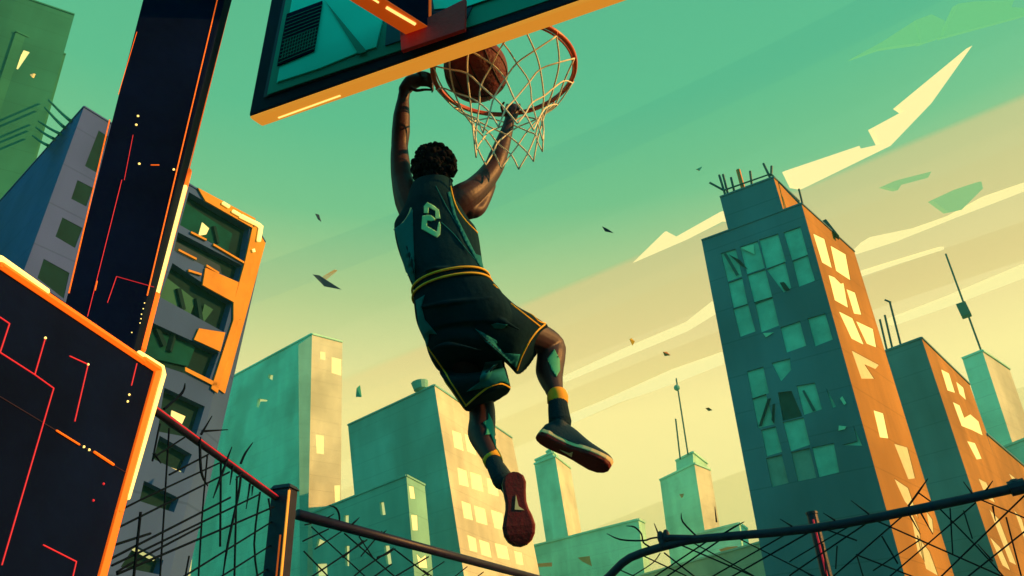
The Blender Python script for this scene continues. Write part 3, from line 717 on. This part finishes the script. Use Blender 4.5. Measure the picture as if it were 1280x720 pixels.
obj('side_highlight',patch(tj,[(600,320),(594,318),(585,300),(570,270),(562,240),(559,241),(566,268),(580,300),(596,328),(605,342)],.003),M['jteal'],pl,smooth=True,solid=.003)
for q_ in (zj([(330,425),(390,480),(440,545),(540,660)]),zj([(305,262),(350,350),(430,480),(455,530)])):
    obj('jersey_seam',trace(tj,q_,.0022,.001),M['jteal'],pl)
obj('neck_piping',trace(tj,[(563,233),(566,248),(571,262),(582,277),(597,291)],.0042,.001),M['gold'],pl)
obj('arm_piping',trace(tj,[(493,287),(503,281),(511,270),(514,260)],.0042,.001),M['pale'],pl)
# the number
zn=Z(510,240,.09724)
num=[[(205,275),(205,190),(250,135),(340,185),(400,240),(418,345),(352,350),(350,250),(270,205),(262,280)],
     [(185,312),(250,300),(300,305),(350,345),(350,365),(300,380),(248,372),(246,440),(370,515),(390,400),(408,388),(420,430),(415,550),(375,592),(175,480)]]
obj('number_two',join(*[patch(tj,zn(q_),.004,1.4) for q_ in num]),M['number'],pl,smooth=True,solid=.003)
# shorts
def folds(lst): return [tube([PD(x,y,d) for x,y,d in q],[.001,.012,.001],8,5) for q in lst]
Bv=W*.12
sh=[loft([ring(517,362,610,343,3.52,.134),ring(517,371,614,352,3.51,.138),ring(518,386,628,368,3.49,.14),ring(521,404,640,392,3.48,.15),ring(530,425,640,415,3.48,.14)],power=2.2),
    loft([ring(519,392,605,392,3.49,.13),ring(529,420,616,420,3.50,.135),ring(538,448,629,447,3.52,.135),(PD(558,480,3.53),PD(634,466,3.53),RT*.01+UP*.03+W*-.13),(PD(581,513,3.56),PD(639,486,3.56),UP*.045-W*.125)],power=2.2),
    loft([(PD(585,425,3.5),PD(622,360,3.5),-W*.13),(PD(608,438,3.55),PD(643,380,3.55),-W*.13),(PD(630,452,3.60),PD(663,392,3.60),-W*.13+RT*.0),(PD(648,469,3.66),PD(683,405,3.70),-W*.125-RT*.04+UP*.01)],power=2.2)]
sh+=folds([[(600,385,3.38),(630,402,3.40),(655,415,3.44)],[(596,412,3.365),(620,438,3.40),(640,455,3.46)],[(535,440,3.40),(560,430,3.36),(610,440,3.37)],[(585,488,3.42),(605,470,3.38),(625,452,3.40)],[(520,385,3.40),(560,378,3.345),(615,372,3.37)]])
shv=remesh(sh,.006,3)
so=obj('shorts',shv,M['shorts'],pl,smooth=True); tsx=bvh(shv)
zs=Z(480,330,.2778)
wb=[zs([(137,132),(180,90),(230,60),(300,42),(380,36),(455,45),(468,52)]),zs([(142,162),(185,118),(235,88),(300,68),(380,60),(455,66),(475,70)])]
for (x1,y1,x2,y2,d_,t_) in ((515.5,366,612,346.5,3.51,.140),(516,375,615.5,354,3.50,.143)):
    a_,b_,B_=ring(x1,y1,x2,y2,d_,t_); c_=(a_+b_)/2; A_=(b_-a_)/2
    sg=lambda v:math.copysign(abs(v)**(2/2.2),v)
    obj('waistband_stripe',tube([c_+A_*sg(math.cos(2*math.pi*k/48))+B_*sg(math.sin(2*math.pi*k/48)) for k in range(48)],.0055,6,closed=True),M['gold'],pl,smooth=True)
obj('hem_stripe',trace(tsx,zs([(368,638),(420,590),(470,550),(530,532),(565,555)]),.0045,.002,4),M['gold'],pl)
obj('hem_stripe',trace(tsx,zs([(596,478),(615,420),(650,350),(690,295),(722,272)]),.0045,.002,4),M['gold'],pl)
obj('side_stripe',trace(tsx,zs([(198,372),(260,465),(370,635)]),.0038,.002,4),M['gold'],pl)
obj('side_stripe',trace(tsx,zs([(228,468),(300,560),(362,650)]),.0032,.002,4),M['gold'],pl)
obj('side_stripe',trace(tsx,zs([(478,68),(560,135),(725,268)]),.0032,.002,4),M['gold'],pl)
obj('side_stripe',trace(tsx,zs([(490,92),(555,150),(560,172),(700,280)]),.0036,.002,4),M['gold'],pl)
obj('side_highlight',patch(tsx,zs([(145,165),(185,140),(170,190),(185,250),(240,316),(205,310),(200,370),(160,280)]),.003),M['jteal'],pl,smooth=True,solid=.003)  # teal fold light on the shorts, laid on as colour
obj('inseam_highlight',patch(tsx,zs([(455,440),(530,432),(545,500),(562,540),(530,530),(470,550),(372,572),(430,530)]),.003),M['jteal'],pl,smooth=True,solid=.003)
obj('inseam_highlight',patch(tsx,zs([(410,290),(505,342),(510,352),(500,358),(540,400),(610,405),(592,465),(520,400),(450,340)]),.003),M['jteal'],pl,smooth=True,solid=.003)
obj('cloth_highlight',patch(tsx,zs([(482,270),(510,264),(555,272),(530,290),(495,288)]),.003),M['jteal'],pl,smooth=True,solid=.003)
# teal light on the calves, put in as coloured patches
obj('calf_highlight',patch(tb,zs([(766,385),(788,430),(790,480),(775,510),(755,480),(735,430)]),.003,2),M['calf_light'],pl,smooth=True,solid=.003)
obj('calf_highlight',patch(tb,z7([(150,170),(165,200),(180,270),(192,330),(178,300),(160,250),(140,252),(145,225),(132,205),(150,195)]),.003,2),M['calf_light'],pl,smooth=True,solid=.003)
# socks
def sock(pts,bx):
    o_=obj('sock',limb(pts,18,4),M['sock'],pl,smooth=True)
    P=[PD(x,y,d) for x,y,d,r in bx]; R=[r*d/F for x,y,d,r in bx]
    obj('cuff',tube(P,R,20,3),M['band'],o_,smooth=True)
sock([(616,575,3.385,10.5),(621,587,3.33,11),(627,600,3.29,12)],[(612.5,567,3.43,11.5),(614.5,572,3.41,12.2),(617,578,3.37,12)])
sock([(697,500,3.56,11.5),(698,512,3.53,13),(700,527,3.50,14.5)],[(696,492,3.59,12),(697,497,3.57,13.5),(697,504,3.555,13)])
# shoes
def shoe(heel,toe,nrm,wd,openc,side,name='shoe'):
    ln=(toe-heel); L=ln.length; e=ln.normalized(); n=(nrm-e*nrm.dot(e)).normalized(); s=e.cross(n)*side
    # outline: (t along, left half width, right half width), t 0..1
    prof=[(0,.0,.0),(.015,.35,.35),(.06,.62,.62),(.15,.76,.74),(.28,.72,.66),(.42,.66,.62),(.52,.72,.70),(.62,.86,.88),(.74,1.0,1.0),(.85,.95,.92),(.93,.74,.72),(.98,.42,.42),(1.0,.0,.0)]
    H=wd/2
    def outline(k,z,inset=1.0): 
        a=[heel+e*L*t+s*H*l*inset+n*(z+rise(t)) for t,l,r in prof]; b=[heel+e*L*t-s*H*r*inset+n*(z+rise(t)) for t,l,r in prof[1:-1]][::-1]
        return a+b
    def rise(t): return -.018*max(0,(t-.72)/.28)**2
    def layers(zs_):
        vs=[];fs=[];N=None
        for z,ins in zs_:
            o_=outline(0,z,ins); N=len(o_); vs+=o_
        for i in range(len(zs_)-1):
            for k in range(N): fs.append([i*N+k,i*N+(k+1)%N,(i+1)*N+(k+1)%N,(i+1)*N+k])
        # caps as strips between the two sides
        m_=len(prof)
        for base_ in (0,(len(zs_)-1)*N):
            for k in range(m_-1):
                a1=base_+k;a2=base_+k+1; b1=base_+(N-k)%N if k>0 else base_; b2=base_+(N-k-1)
                if k==m_-2: b2=a2
                q=[a1,a2,b2,b1]; q2=[]
                for v_ in q:
                    if v_ not in q2:q2.append(v_)
                if len(q2)>2: fs.append(q2)
        return vs,fs
    root=None
    up=[]
    # upper from cross sections
    secs=[(.02,.45,.055),(.10,.72,.085),(.22,.76,.10),(.36,.70,.095),(.5,.76,.078),(.65,.92,.058),(.80,.92,.045),(.92,.66,.032),(.985,.25,.016)]
    rings=[]
    for t,w_,h in secs:
        c=heel+e*L*t+n*(rise(t))
        rings.append((c+s*H*w_*.97,c-s*H*w_*.97,-n*h))
    up.append(loft(rings,24,2.3,3))
    up.append(tube([heel+e*L*.20-n*.06,(heel+e*L*.20-n*.06+openc)/2,openc],[.042,.040,.041],16,3))
    uv=remesh(up,.005,3)
    # keep the part behind the sole plane
    keep=[v for v in uv[0]]
    for v in keep:
        dz=(v-heel).dot(n); t=(v-heel).dot(e)/L
        if dz>rise(max(0,min(1,t)))-.002: v-= n*(dz-(rise(max(0,min(1,t)))-.002))
    o=obj('shoe',(keep,uv[1]),M['shoe'],pl,smooth=True)
    obj('midsole',layers([(-.006,.99),(-.004,1.03),(.010,1.05),(.013,1.02)]),M['mid'],o)
    obj('outsole',layers([(.0135,1.0),(.016,1.04),(.026,1.02),(.031,.93),(.033,.8)]),M['sole'],o)
    c=heel+e*L*.46
    obj('sole_mark',slab([c+n*.0335-e*.04,c+n*.0335+e*.02+s*.012,c+n*.0335+e*.026-s*.028,c+n*.0335+e*.008-s*.006],n*.002),M['mid'],o)
    return o
h1=PD(641,592,3.27);t1=PD(651,683,3.13)
shoe(h1,t1,(-W*1.0+RT*.12-UP*.15).normalized(),.132,PD(620,585,3.34),1)
h2=PD(674,541,3.46);t2=PD(764,583,3.30)
shoe(h2,t2,(-UP*.80-RT*.34-W*.85).normalized(),.118,PD(699,515,3.52),1)
# ------------------------------------------------------------------ fences
ZF=2.6
def fplane(a,b):
    A=PZ(*a,ZF);B=PZ(*b,ZF);n=(B-A).cross(V((0,0,1))).normalized()
    return A,B,n
def fence(label,a,b,wires,post=None,rail=None,rw=.05,pw=.1,rrad=.045,stray=(),postlabel=None,redrail=False,wr=.0085,extra=None):
    A,B,n=fplane(a,b)
    if n.dot(CAM-A)<0:n=-n
    root=empty('chain_link_fence',V(((A.x+B.x)/2,(A.y+B.y)/2,0)),label,'fence','torn chain link fence panels')
    rl=rail or [a,b]
    P=[PP(x,y,A,n) for x,y in rl]
    obj('top_rail',tube(P,rrad,12,3),M['fence'],root,smooth=True)
    if redrail: obj('rail_stripe',tube([p+n*rrad*.95+V((0,0,.004)) for p in P],.006,6),M['red_line'],root)
    parts=[]
    for w_ in wires: parts.append(tube([PP(x,y,A,n)+n*random.uniform(-.02,.02) for x,y in w_],wr*random.uniform(.8,1.15),5,3 if len(w_)>2 else 1))
    obj('wire_mesh',join(*parts),M['wire'],root)
    sp=[]
    for w_ in stray: 
        k=len(w_); sp.append(tube([PP(x,y,A,n)+n*(.03+.05*i/k) for i,(x,y) in enumerate(w_)],[wr*1.3]*(k-1)+[wr*.5],5,3))
    for s_ in sp: obj('broken_wire',s_,M['wire'],root)
    return root,A,B,n
z8b=Z(150,480,.3333)
W1=[z8b(q) for q in [[(185,165),(155,760)],[(150,150),(140,180),(113,290)],[(325,270),(310,500),(292,760)],[(382,290),(375,610)],[(445,345),(428,760)],[(518,405),(508,600),(528,760)],[(250,645),(238,760)],[(68,480),(50,760)],
 [(240,200),(120,275)],[(325,265),(190,340)],[(370,295),(70,435),(-40,500)],[(412,330),(-20,545)],[(420,425),(-30,655)],[(515,415),(-20,680)],[(575,460),(0,712)],[(585,510),(200,745)],[(300,535),(60,665),(-10,705)],[(590,590),(340,745)],[(600,665),(480,745)],[(-40,610),(120,560)]]]
S1_=[z8b(q) for q in [[(150,95),(210,35),(213,0)],[(290,190),(320,122)],[(285,200),(282,330),(300,385)],[(295,178),(380,173)],[(385,292),(396,238)],[(385,295),(350,370),(320,430)],[(440,300),(450,262),(472,222)],[(440,350),(425,420),(380,600),(352,740)],[(410,310),(388,380)],[(475,375),(450,470)],[(485,385),(472,420)],[(545,430),(545,500)],[(445,335),(410,360)],[(110,260),(125,300)]]]
f1,A1,B1,n1=fence('left fence panel with a red striped rail from the dark cabinet to the thick post',(197,515),(352,627),W1,stray=S1_,redrail=True,rrad=.032,rail=[(170,496),(197,515),(352,627)])
# thick square post
def onf(x,y,A,n,o=0): return PP(x,y,A+n*o,n)
c0=onf(358,612,A1,n1); c0=PZ(356,613,ZF+.08)
pwid=.13
post=empty('fence_post',V((c0.x,c0.y,0)),'thick dark fence post with an orange lit edge, rail ends meeting at it','post','fence posts')
ex=V((1,-.25,0)).normalized();ey=V((.25,1,0)).normalized()
bx=[V((c0.x,c0.y,0))+ex*x+ey*y for x,y in ((-.10,-.08),(.10,-.08),(.10,.08),(-.10,.08))]
obj('shaft',hexa(bx+[p_+V((0,0,c0.z)) for p_ in bx]),M['fence'],post,bevel=.012)
cp=[V((c0.x,c0.y,c0.z))+ex*x+ey*y for x,y in ((-.115,-.095),(.115,-.095),(.115,.095),(-.115,.095))]
obj('cap',hexa(cp+[p_*1.0+V((0,0,.045))+(V((c0.x,c0.y,c0.z))-p_)*.25 for p_ in cp]),M['fence'],post,bevel=.006)
q0=bx[1]+ey*-.004
obj('edge_rim_light',bar(q0+V((0,0,.3)),q0+V((0,0,c0.z-.03)),.018),M['orange_glow'],post)  # orange rim light on the post, put in as glowing bars
obj('edge_rim_light',bar(q0-ex*.05+V((0,0,.3)),q0-ex*.05+V((0,0,c0.z-.45)),.012),M['orange_hot'],post)
W2=[z7b(q) for q in [[(0,240),(40,232)],[(40,250),(360,540)],[(0,380),(160,540)],[(215,285),(520,540)],[(490,370),(660,510)],[(130,262),(0,325)],[(200,275),(50,370)],[(330,320),(40,512),(0,540)],[(320,322),(200,415)],[(470,365),(300,480),(250,540)],[(410,275),(310,405)],[(660,410),(480,520)],[(750,435),(600,530)],[(870,462),(780,530)],[(960,490),(890,540)],[(300,300),(370,410)],[(460,450),(350,530)],[(640,480),(700,530)]]]
S2_=[z7b(q) for q in [[(178,235),(172,190),(150,155),(108,140)],[(230,250),(250,230),(272,205)],[(105,210),(140,185)],[(400,295),(420,272)],[(380,415),(430,395),(465,368)]]]
fence('middle fence panel sloping down to the right from the thick post',(372,643),(690,728),W2,stray=S2_,rrad=.055,wr=.009)
z5b=Z(740,590,.2109)
W3=[z5b(q) for q in [[(165,580),(300,640)],[(300,495),(560,616)],[(430,480),(620,630)],[(520,430),(1010,640)],[(590,415),(940,605),(1010,650)],[(880,400),(1400,660)],[(700,400),(350,630)],[(790,380),(430,630)],[(405,480),(360,540),(240,615)],[(1160,360),(700,625)],[(1290,355),(820,625)]]]
W3+=[z8c(q) for q in [[(140,455),(320,520)],[(290,430),(0,600),(-60,640)],[(400,405),(0,675),(-60,720)],[(590,370),(150,755)],[(990,305),(470,755)],[(1290,240),(760,755)],[(1290,450),(900,760)],[(410,400),(1180,740)],[(780,335),(1000,560),(1160,740)],[(1010,290),(1290,405)],[(670,255),(750,310)],[(670,520),(410,690)],[(315,600),(680,740)],[(320,600),(360,740)],[(0,680),(100,740)],[(210,550),(200,680)],[(460,495),(550,650)],[(130,540),(152,740)],[(1160,390),(1245,720)],[(845,340),(860,600)],[(920,350),(970,510)]]]
S3_=[z5b(q) for q in [[(440,385),(360,395),(310,410),(180,405),(100,370)],[(355,450),(310,420),(300,370),(260,330),(215,325)],[(420,440),(400,370),(378,310)],[(620,380),(545,300),(538,250)],[(780,370),(850,330),(910,300)],[(742,300),(735,210)],[(1190,325),(1120,283)],[(890,405),(920,385)]]]
S3_+=[z8c(q) for q in [[(610,330),(670,250),(722,178)],[(390,375),(290,300)],[(200,410),(135,370)],[(970,260),(920,195)],[(1040,250),(1085,190)],[(610,365),(680,490)],[(675,355),(750,490)],[(1085,330),(1100,415)],[(1085,640),(1000,545)]]]
f3,A3,B3,n3=fence('right fence panel with torn wires and a rail bent down at its left end',(845,676),(1300,603),W3,rail=[(735,745),(762,720),(788,697),(838,681),(880,673),(1012,661),(1150,636),(1300,603)],stray=S3_,rrad=.055,wr=.0095)
obj('rail_knot',join(*[ball(onf(x,y,A3,n3,.02),(.05,.05,.09),6) for x,y in ((826,672),(828,680),(833,670))]),M['fence'],f3)
obj('rail_sleeve',join(tube([onf(1262,611.5,A3,n3),onf(1282,606.5,A3,n3)],.085,10),ball(onf(1270,607,A3,n3),.08,6)),M['fence'],f3)
obj('split_rail',tube([onf(832,672,A3,n3,.03),onf(870,673,A3,n3,.02),onf(930,669,A3,n3)],.045,8),M['fence'],f3)
c1=PZ(1015,643,ZF+.18)
p2=empty('fence_post',V((c1.x,c1.y,0)),'slim dark fence post with a red stripe in the right fence panel','post','fence posts')
obj('shaft',tube([V((c1.x,c1.y,0)),c1],.068,12),M['fence'],p2,smooth=False)
obj('cap',tube([c1,c1+V((0,0,.03))],.078,12),M['fence'],p2)
dn=(CAM-c1);dn.z=0;dn.normalize()
obj('red_stripe',bar(V((c1.x,c1.y,.3))+dn*.07,c1+dn*.07-V((0,0,.08)),.012,.02),M['red_line'],p2)
# ------------------------------------------------------------------ flying scraps
def scrap(pts,D,mt,label,name='scrap'):
    P=[PH(x,y,D) for x,y in pts]; c=sum(P,V())/len(P)
    o=obj(name,slab([p+W*random.uniform(-.01,.01)*D*.3 for p in P],W*.004*D),M[mt],loc=c); tag(o,label,'debris','scraps blowing in the air')
scrap([(391,343),(398,344),(412,353),(426,362),(405,358)],9,'scrap','dark pointed scrap in the air left of the player\'s waist')
scrap([(394,267),(398,268),(401,277),(397,274)],9,'scrap','tiny dark scrap high in the air left of the jersey number')
scrap([(753,283),(759,286),(767,291),(757,289)],10,'scrap','small dark scrap in the air right of the player\'s waist')
scrap([(446,485),(449,482),(452,496),(445,496)],30,'teal_edge','small green chip above the roof of the broad teal block')
scrap([(787,424),(790,423),(794,427),(791,432)],12,'gold','tiny yellow chip in the air right of the player\'s raised knee')
scrap([(829,440),(834,440),(838,444),(831,445)],12,'orange_mark','tiny orange chip right of the yellow one')
scrap([(883,511),(887,510),(891,513),(886,514)],14,'orange_mark','tiny orange chip beside the foot of the tall tower block')
scrap([(402,346),(418,337),(421,338),(406,350)],9.1,'pale','pale sliver behind the dark pointed scrap')
scrap([(871,211),(878,208),(875,213)],14,'pale','white fleck left of the rods on the tall tower block')
scrap([(37,93),(43,92),(41,97)],20,'pale','white fleck in front of the dark green tower')
# ------------------------------------------------------------------ clouds
def cloudmat(name,col,es):
    return mat(name,[c*.22 for c in col],.95,.03,.002,0,0,emit=col,es=es)
M['cloud']=cloudmat('cream_cloud',lin(255,230,158),1.12)
M['cloud_t']=cloudmat('pale_green_cloud',lin(118,202,135),.86)
M['cloud_g']=cloudmat('green_cloud',lin(158,200,132),.84)
zc=Z(720,0,.4444); z6=Z(340,230,.40625)
CL=[]
def cloud(pts,label,mt='cloud',D=2600,th=35):
    P=[PD(x,y,D) for x,y in pts]; c=sum(P,V())/len(P)
    o=obj('cloud',slab(P,W*th),M[mt],loc=c); tag(o,label,'cloud','angular streaks of cloud'); return o
cloud(zc([(590,480),(797,410),(801,418),(858,405),(835,360),(924,312),(906,300),(1115,128),(1000,290),(885,410),(640,530),(612,525)]),'large cream cloud shaped like a jagged bolt above the tall tower block')
cloud([(793,328),(833,289),(846,296),(903,264),(935,258),(935,275),(905,276),(860,299)],'low cream cloud with a peak left of the tall tower block')
cloud(zc([(780,715),(815,680),(840,665),(960,640),(1060,605),(1160,550),(1270,512),(1270,535),(1180,570),(1070,612),(900,680),(790,715)]),'thin cream cloud ribbon to the right of the tall tower block')
cloud([(700,474),(780,437),(860,403),(893,377),(899,390),(860,414),(790,443),(706,478)],'thin cream streak running from the player\'s knee to the tall tower block')
cloud([(712,520),(760,500),(842,463),(905,441),(905,455),(842,480),(770,505),(714,530)],'cream streak beside the raised shoe')
cloud([(1072,341),(1120,326),(1180,308),(1180,312),(1120,331),(1073,347)],'pale streak under the cloud ribbon right of the tall tower block')
cloud([(1080,337),(1150,322),(1152,323),(1081,343)],'short thin pale wisp above the rods on the second tower') if False else None
cloud([(1115,399),(1190,370),(1285,330),(1285,346),(1190,382),(1118,407)],'cream streak crossing behind the long aerial at the right')
cloud(zc([(775,165),(860,118),(950,60),(968,120),(860,135)]),'faint green cloud, left one of three near the top right','cloud_t')
cloud(zc([(956,56),(1000,40),(1038,58),(1025,104),(972,122)]),'faint green cloud, middle one of three near the top right','cloud_t')
cloud(zc([(1030,105),(1075,10),(1120,4),(1232,0),(1225,20),(1262,22),(1270,40)]),'faint green cloud, right one of three near the top right','cloud_t')
cloud(zc([(1005,565),(1080,530),(1140,510),(1145,530),(1085,590),(1050,598)]),'small green cloud patch under the jagged bolt cloud','cloud_g')
cloud(zc([(865,525),(910,505),(1000,482),(990,500),(915,520),(905,535)]),'sliver of green cloud left of the green patch','cloud_g')
cloud([(955,53),(982,38),(984,41),(965,52),(940,57)] if False else zc([(490,128),(585,85),(596,95)]),'thin dark green streak right of the rim','cloud_d') if 'cloud_d' in M else None
# ------------------------------------------------------------------ world
wd=bpy.data.worlds.new('World'); bpy.context.scene.world=wd; wd.use_nodes=True
nt=wd.node_tree; nd=nt.nodes; lk=nt.links; nd.clear()
SUN=V((.90,-.06,.36)).normalized()
el=math.asin(SUN.z); az=math.atan2(SUN.x,SUN.y)
sky=nd.new('ShaderNodeTexSky'); sky.sky_type='NISHITA'; sky.sun_disc=False; sky.sun_elevation=el; sky.sun_rotation=az
tint=nd.new('ShaderNodeMix'); tint.data_type='RGBA'; tint.blend_type='MULTIPLY'; tint.inputs[0].default_value=1
lk.new(sky.outputs[0],tint.inputs[6]); tint.inputs[7].default_value=(.04,.28,.22,1)
b1=nd.new('ShaderNodeBackground'); b1.inputs['Strength'].default_value=.05*.12/.12*.2 if False else .05; lk.new(tint.outputs[2],b1.inputs['Color'])
tc=nd.new('ShaderNodeTexCoord'); sep=nd.new('ShaderNodeSeparateXYZ'); lk.new(tc.outputs['Generated'],sep.inputs[0])
def ramp(stops,interp='LINEAR'):
    r_=nd.new('ShaderNodeValToRGB'); r_.color_ramp.interpolation=interp; e=r_.color_ramp.elements
    while len(e)<len(stops): e.new(.5)
    for i,(p_,c_) in enumerate(stops): e[i].position=p_; e[i].color=(*c_,1)
    return r_
W_=lambda r,g,b,k=1.3,j=1.1:(lin(r,g,b)[0]*k,lin(r,g,b)[1]*j,lin(r,g,b)[2]*j)
base_r=ramp([(.0,W_(250,224,132,1.35,1.2)),(.34,W_(245,228,145,1.35,1.2)),(.42,W_(214,218,144)),(.49,W_(176,206,138,1.25,1.03)),(.58,lin(124,195,136)),(.67,lin(96,188,138)),(.85,lin(84,178,136))])
lk.new(sep.outputs['Z'],base_r.inputs['Fac'])
Nn=ray(800,320).cross(ray(1280,120)).normalized()
if Nn.dot(UP)<0:Nn=-Nn
dot=nd.new('ShaderNodeVectorMath'); dot.operation='DOT_PRODUCT'; lk.new(tc.outputs['Generated'],dot.inputs[0]); dot.inputs[1].default_value=Nn
ma=nd.new('ShaderNodeMath'); ma.operation='MULTIPLY_ADD'; lk.new(dot.outputs['Value'],ma.inputs[0]); ma.inputs[1].default_value=1.0; ma.inputs[2].default_value=.5
def g(v): return (v,v,v)
warm=ramp([(0,g(.8)),(.498,g(.75)),(.502,g(0))],'LINEAR'); lk.new(ma.outputs[0],warm.inputs['Fac'])
mixw=nd.new('ShaderNodeMix'); mixw.data_type='RGBA'; lk.new(warm.outputs['Color'],mixw.inputs[0]); lk.new(base_r.outputs['Color'],mixw.inputs[6])
wc=ramp([(0,W_(245,226,138,1.33,1.2)),(.34,W_(243,226,140,1.33,1.2)),(.43,W_(226,213,138,1.3,1.03)),(.52,W_(208,208,140,1.3,.98)),(.62,W_(188,203,138,1.2,.98))]); lk.new(sep.outputs['Z'],wc.inputs['Fac'])
lk.new(wc.outputs['Color'],mixw.inputs[7])
steps=ramp([(0,(.90,.87,.80)),(.21,(1.04,1.04,1.06)),(.335,(.96,.93,.86)),(.372,(1.02,1.03,1.02)),(.405,(.97,.97,.92)),(.452,(.97,.99,.96)),(.47,(.94,.97,.95)),(.502,(.99,1,1)),(.56,(.96,.98,.97)),(.628,(.88,.93,.96)),(.668,(1,1,1))],'CONSTANT'); lk.new(ma.outputs[0],steps.inputs['Fac'])
mul=nd.new('ShaderNodeMix'); mul.data_type='RGBA'; mul.blend_type='MULTIPLY'; mul.inputs[0].default_value=1
lk.new(mixw.outputs[2],mul.inputs[6]); lk.new(steps.outputs['Color'],mul.inputs[7])
# unseen sky behind the camera, coloured teal to fill the shaded faces
mr=nd.new('ShaderNodeMapRange'); mr.inputs[1].default_value=.02; mr.inputs[2].default_value=.55; lk.new(sep.outputs['Y'],mr.inputs[0])
teal_fill=nd.new('ShaderNodeMix'); teal_fill.data_type='RGBA'; teal_fill.inputs[6].default_value=(.006,.40,.42,1)
lk.new(mr.outputs[0],teal_fill.inputs[0]); lk.new(mul.outputs[2],teal_fill.inputs[7])
b2_=nd.new('ShaderNodeBackground'); lk.new(teal_fill.outputs[2],b2_.inputs['Color']); b2_.inputs['Strength'].default_value=.70
ad=nd.new('ShaderNodeAddShader'); lk.new(b1.outputs[0],ad.inputs[0]); lk.new(b2_.outputs[0],ad.inputs[1])
out=nd.new('ShaderNodeOutputWorld'); lk.new(ad.outputs[0],out.inputs['Surface'])
sd=bpy.data.lights.new('sun','SUN'); sd.energy=5; sd.angle=rad(.6); sd.color=(1,.44,.10)
so_=bpy.data.objects.new('sun',sd); C.objects.link(so_); so_.rotation_euler=SUN.to_track_quat('Z','Y').to_euler()
# ------------------------------------------------------------------ haze
HAZE=.0009
if HAZE:
    hz=obj('haze',hexa([V((-900,-120,-1)),V((900,-120,-1)),V((900,950,-1)),V((-900,950,-1)),V((-900,-120,105)),V((900,-120,105)),V((900,950,105)),V((-900,950,105))]),M['ground'])
    hm=bpy.data.materials.new('haze_air'); hm.use_nodes=True; n_=hm.node_tree; n_.nodes.clear()
    pv=n_.nodes.new('ShaderNodeVolumePrincipled'); pv.inputs['Color'].default_value=(.20,.80,.55,1); pv.inputs['Density'].default_value=HAZE
    oo=n_.nodes.new('ShaderNodeOutputMaterial'); n_.links.new(pv.outputs[0],oo.inputs['Volume'])
    hz.data.materials[0]=hm; hz['kind']='stuff'
# ------------------------------------------------------------------ render
sc=bpy.context.scene
sc.view_settings.view_transform='Standard'; sc.view_settings.look='None'; sc.view_settings.exposure=.5; sc.view_settings.gamma=1
sc.render.engine='CYCLES'; sc.cycles.use_denoising=True; sc.cycles.max_bounces=6; sc.cycles.diffuse_bounces=1; sc.cycles.volume_bounces=1; sc.cycles.sample_clamp_indirect=4
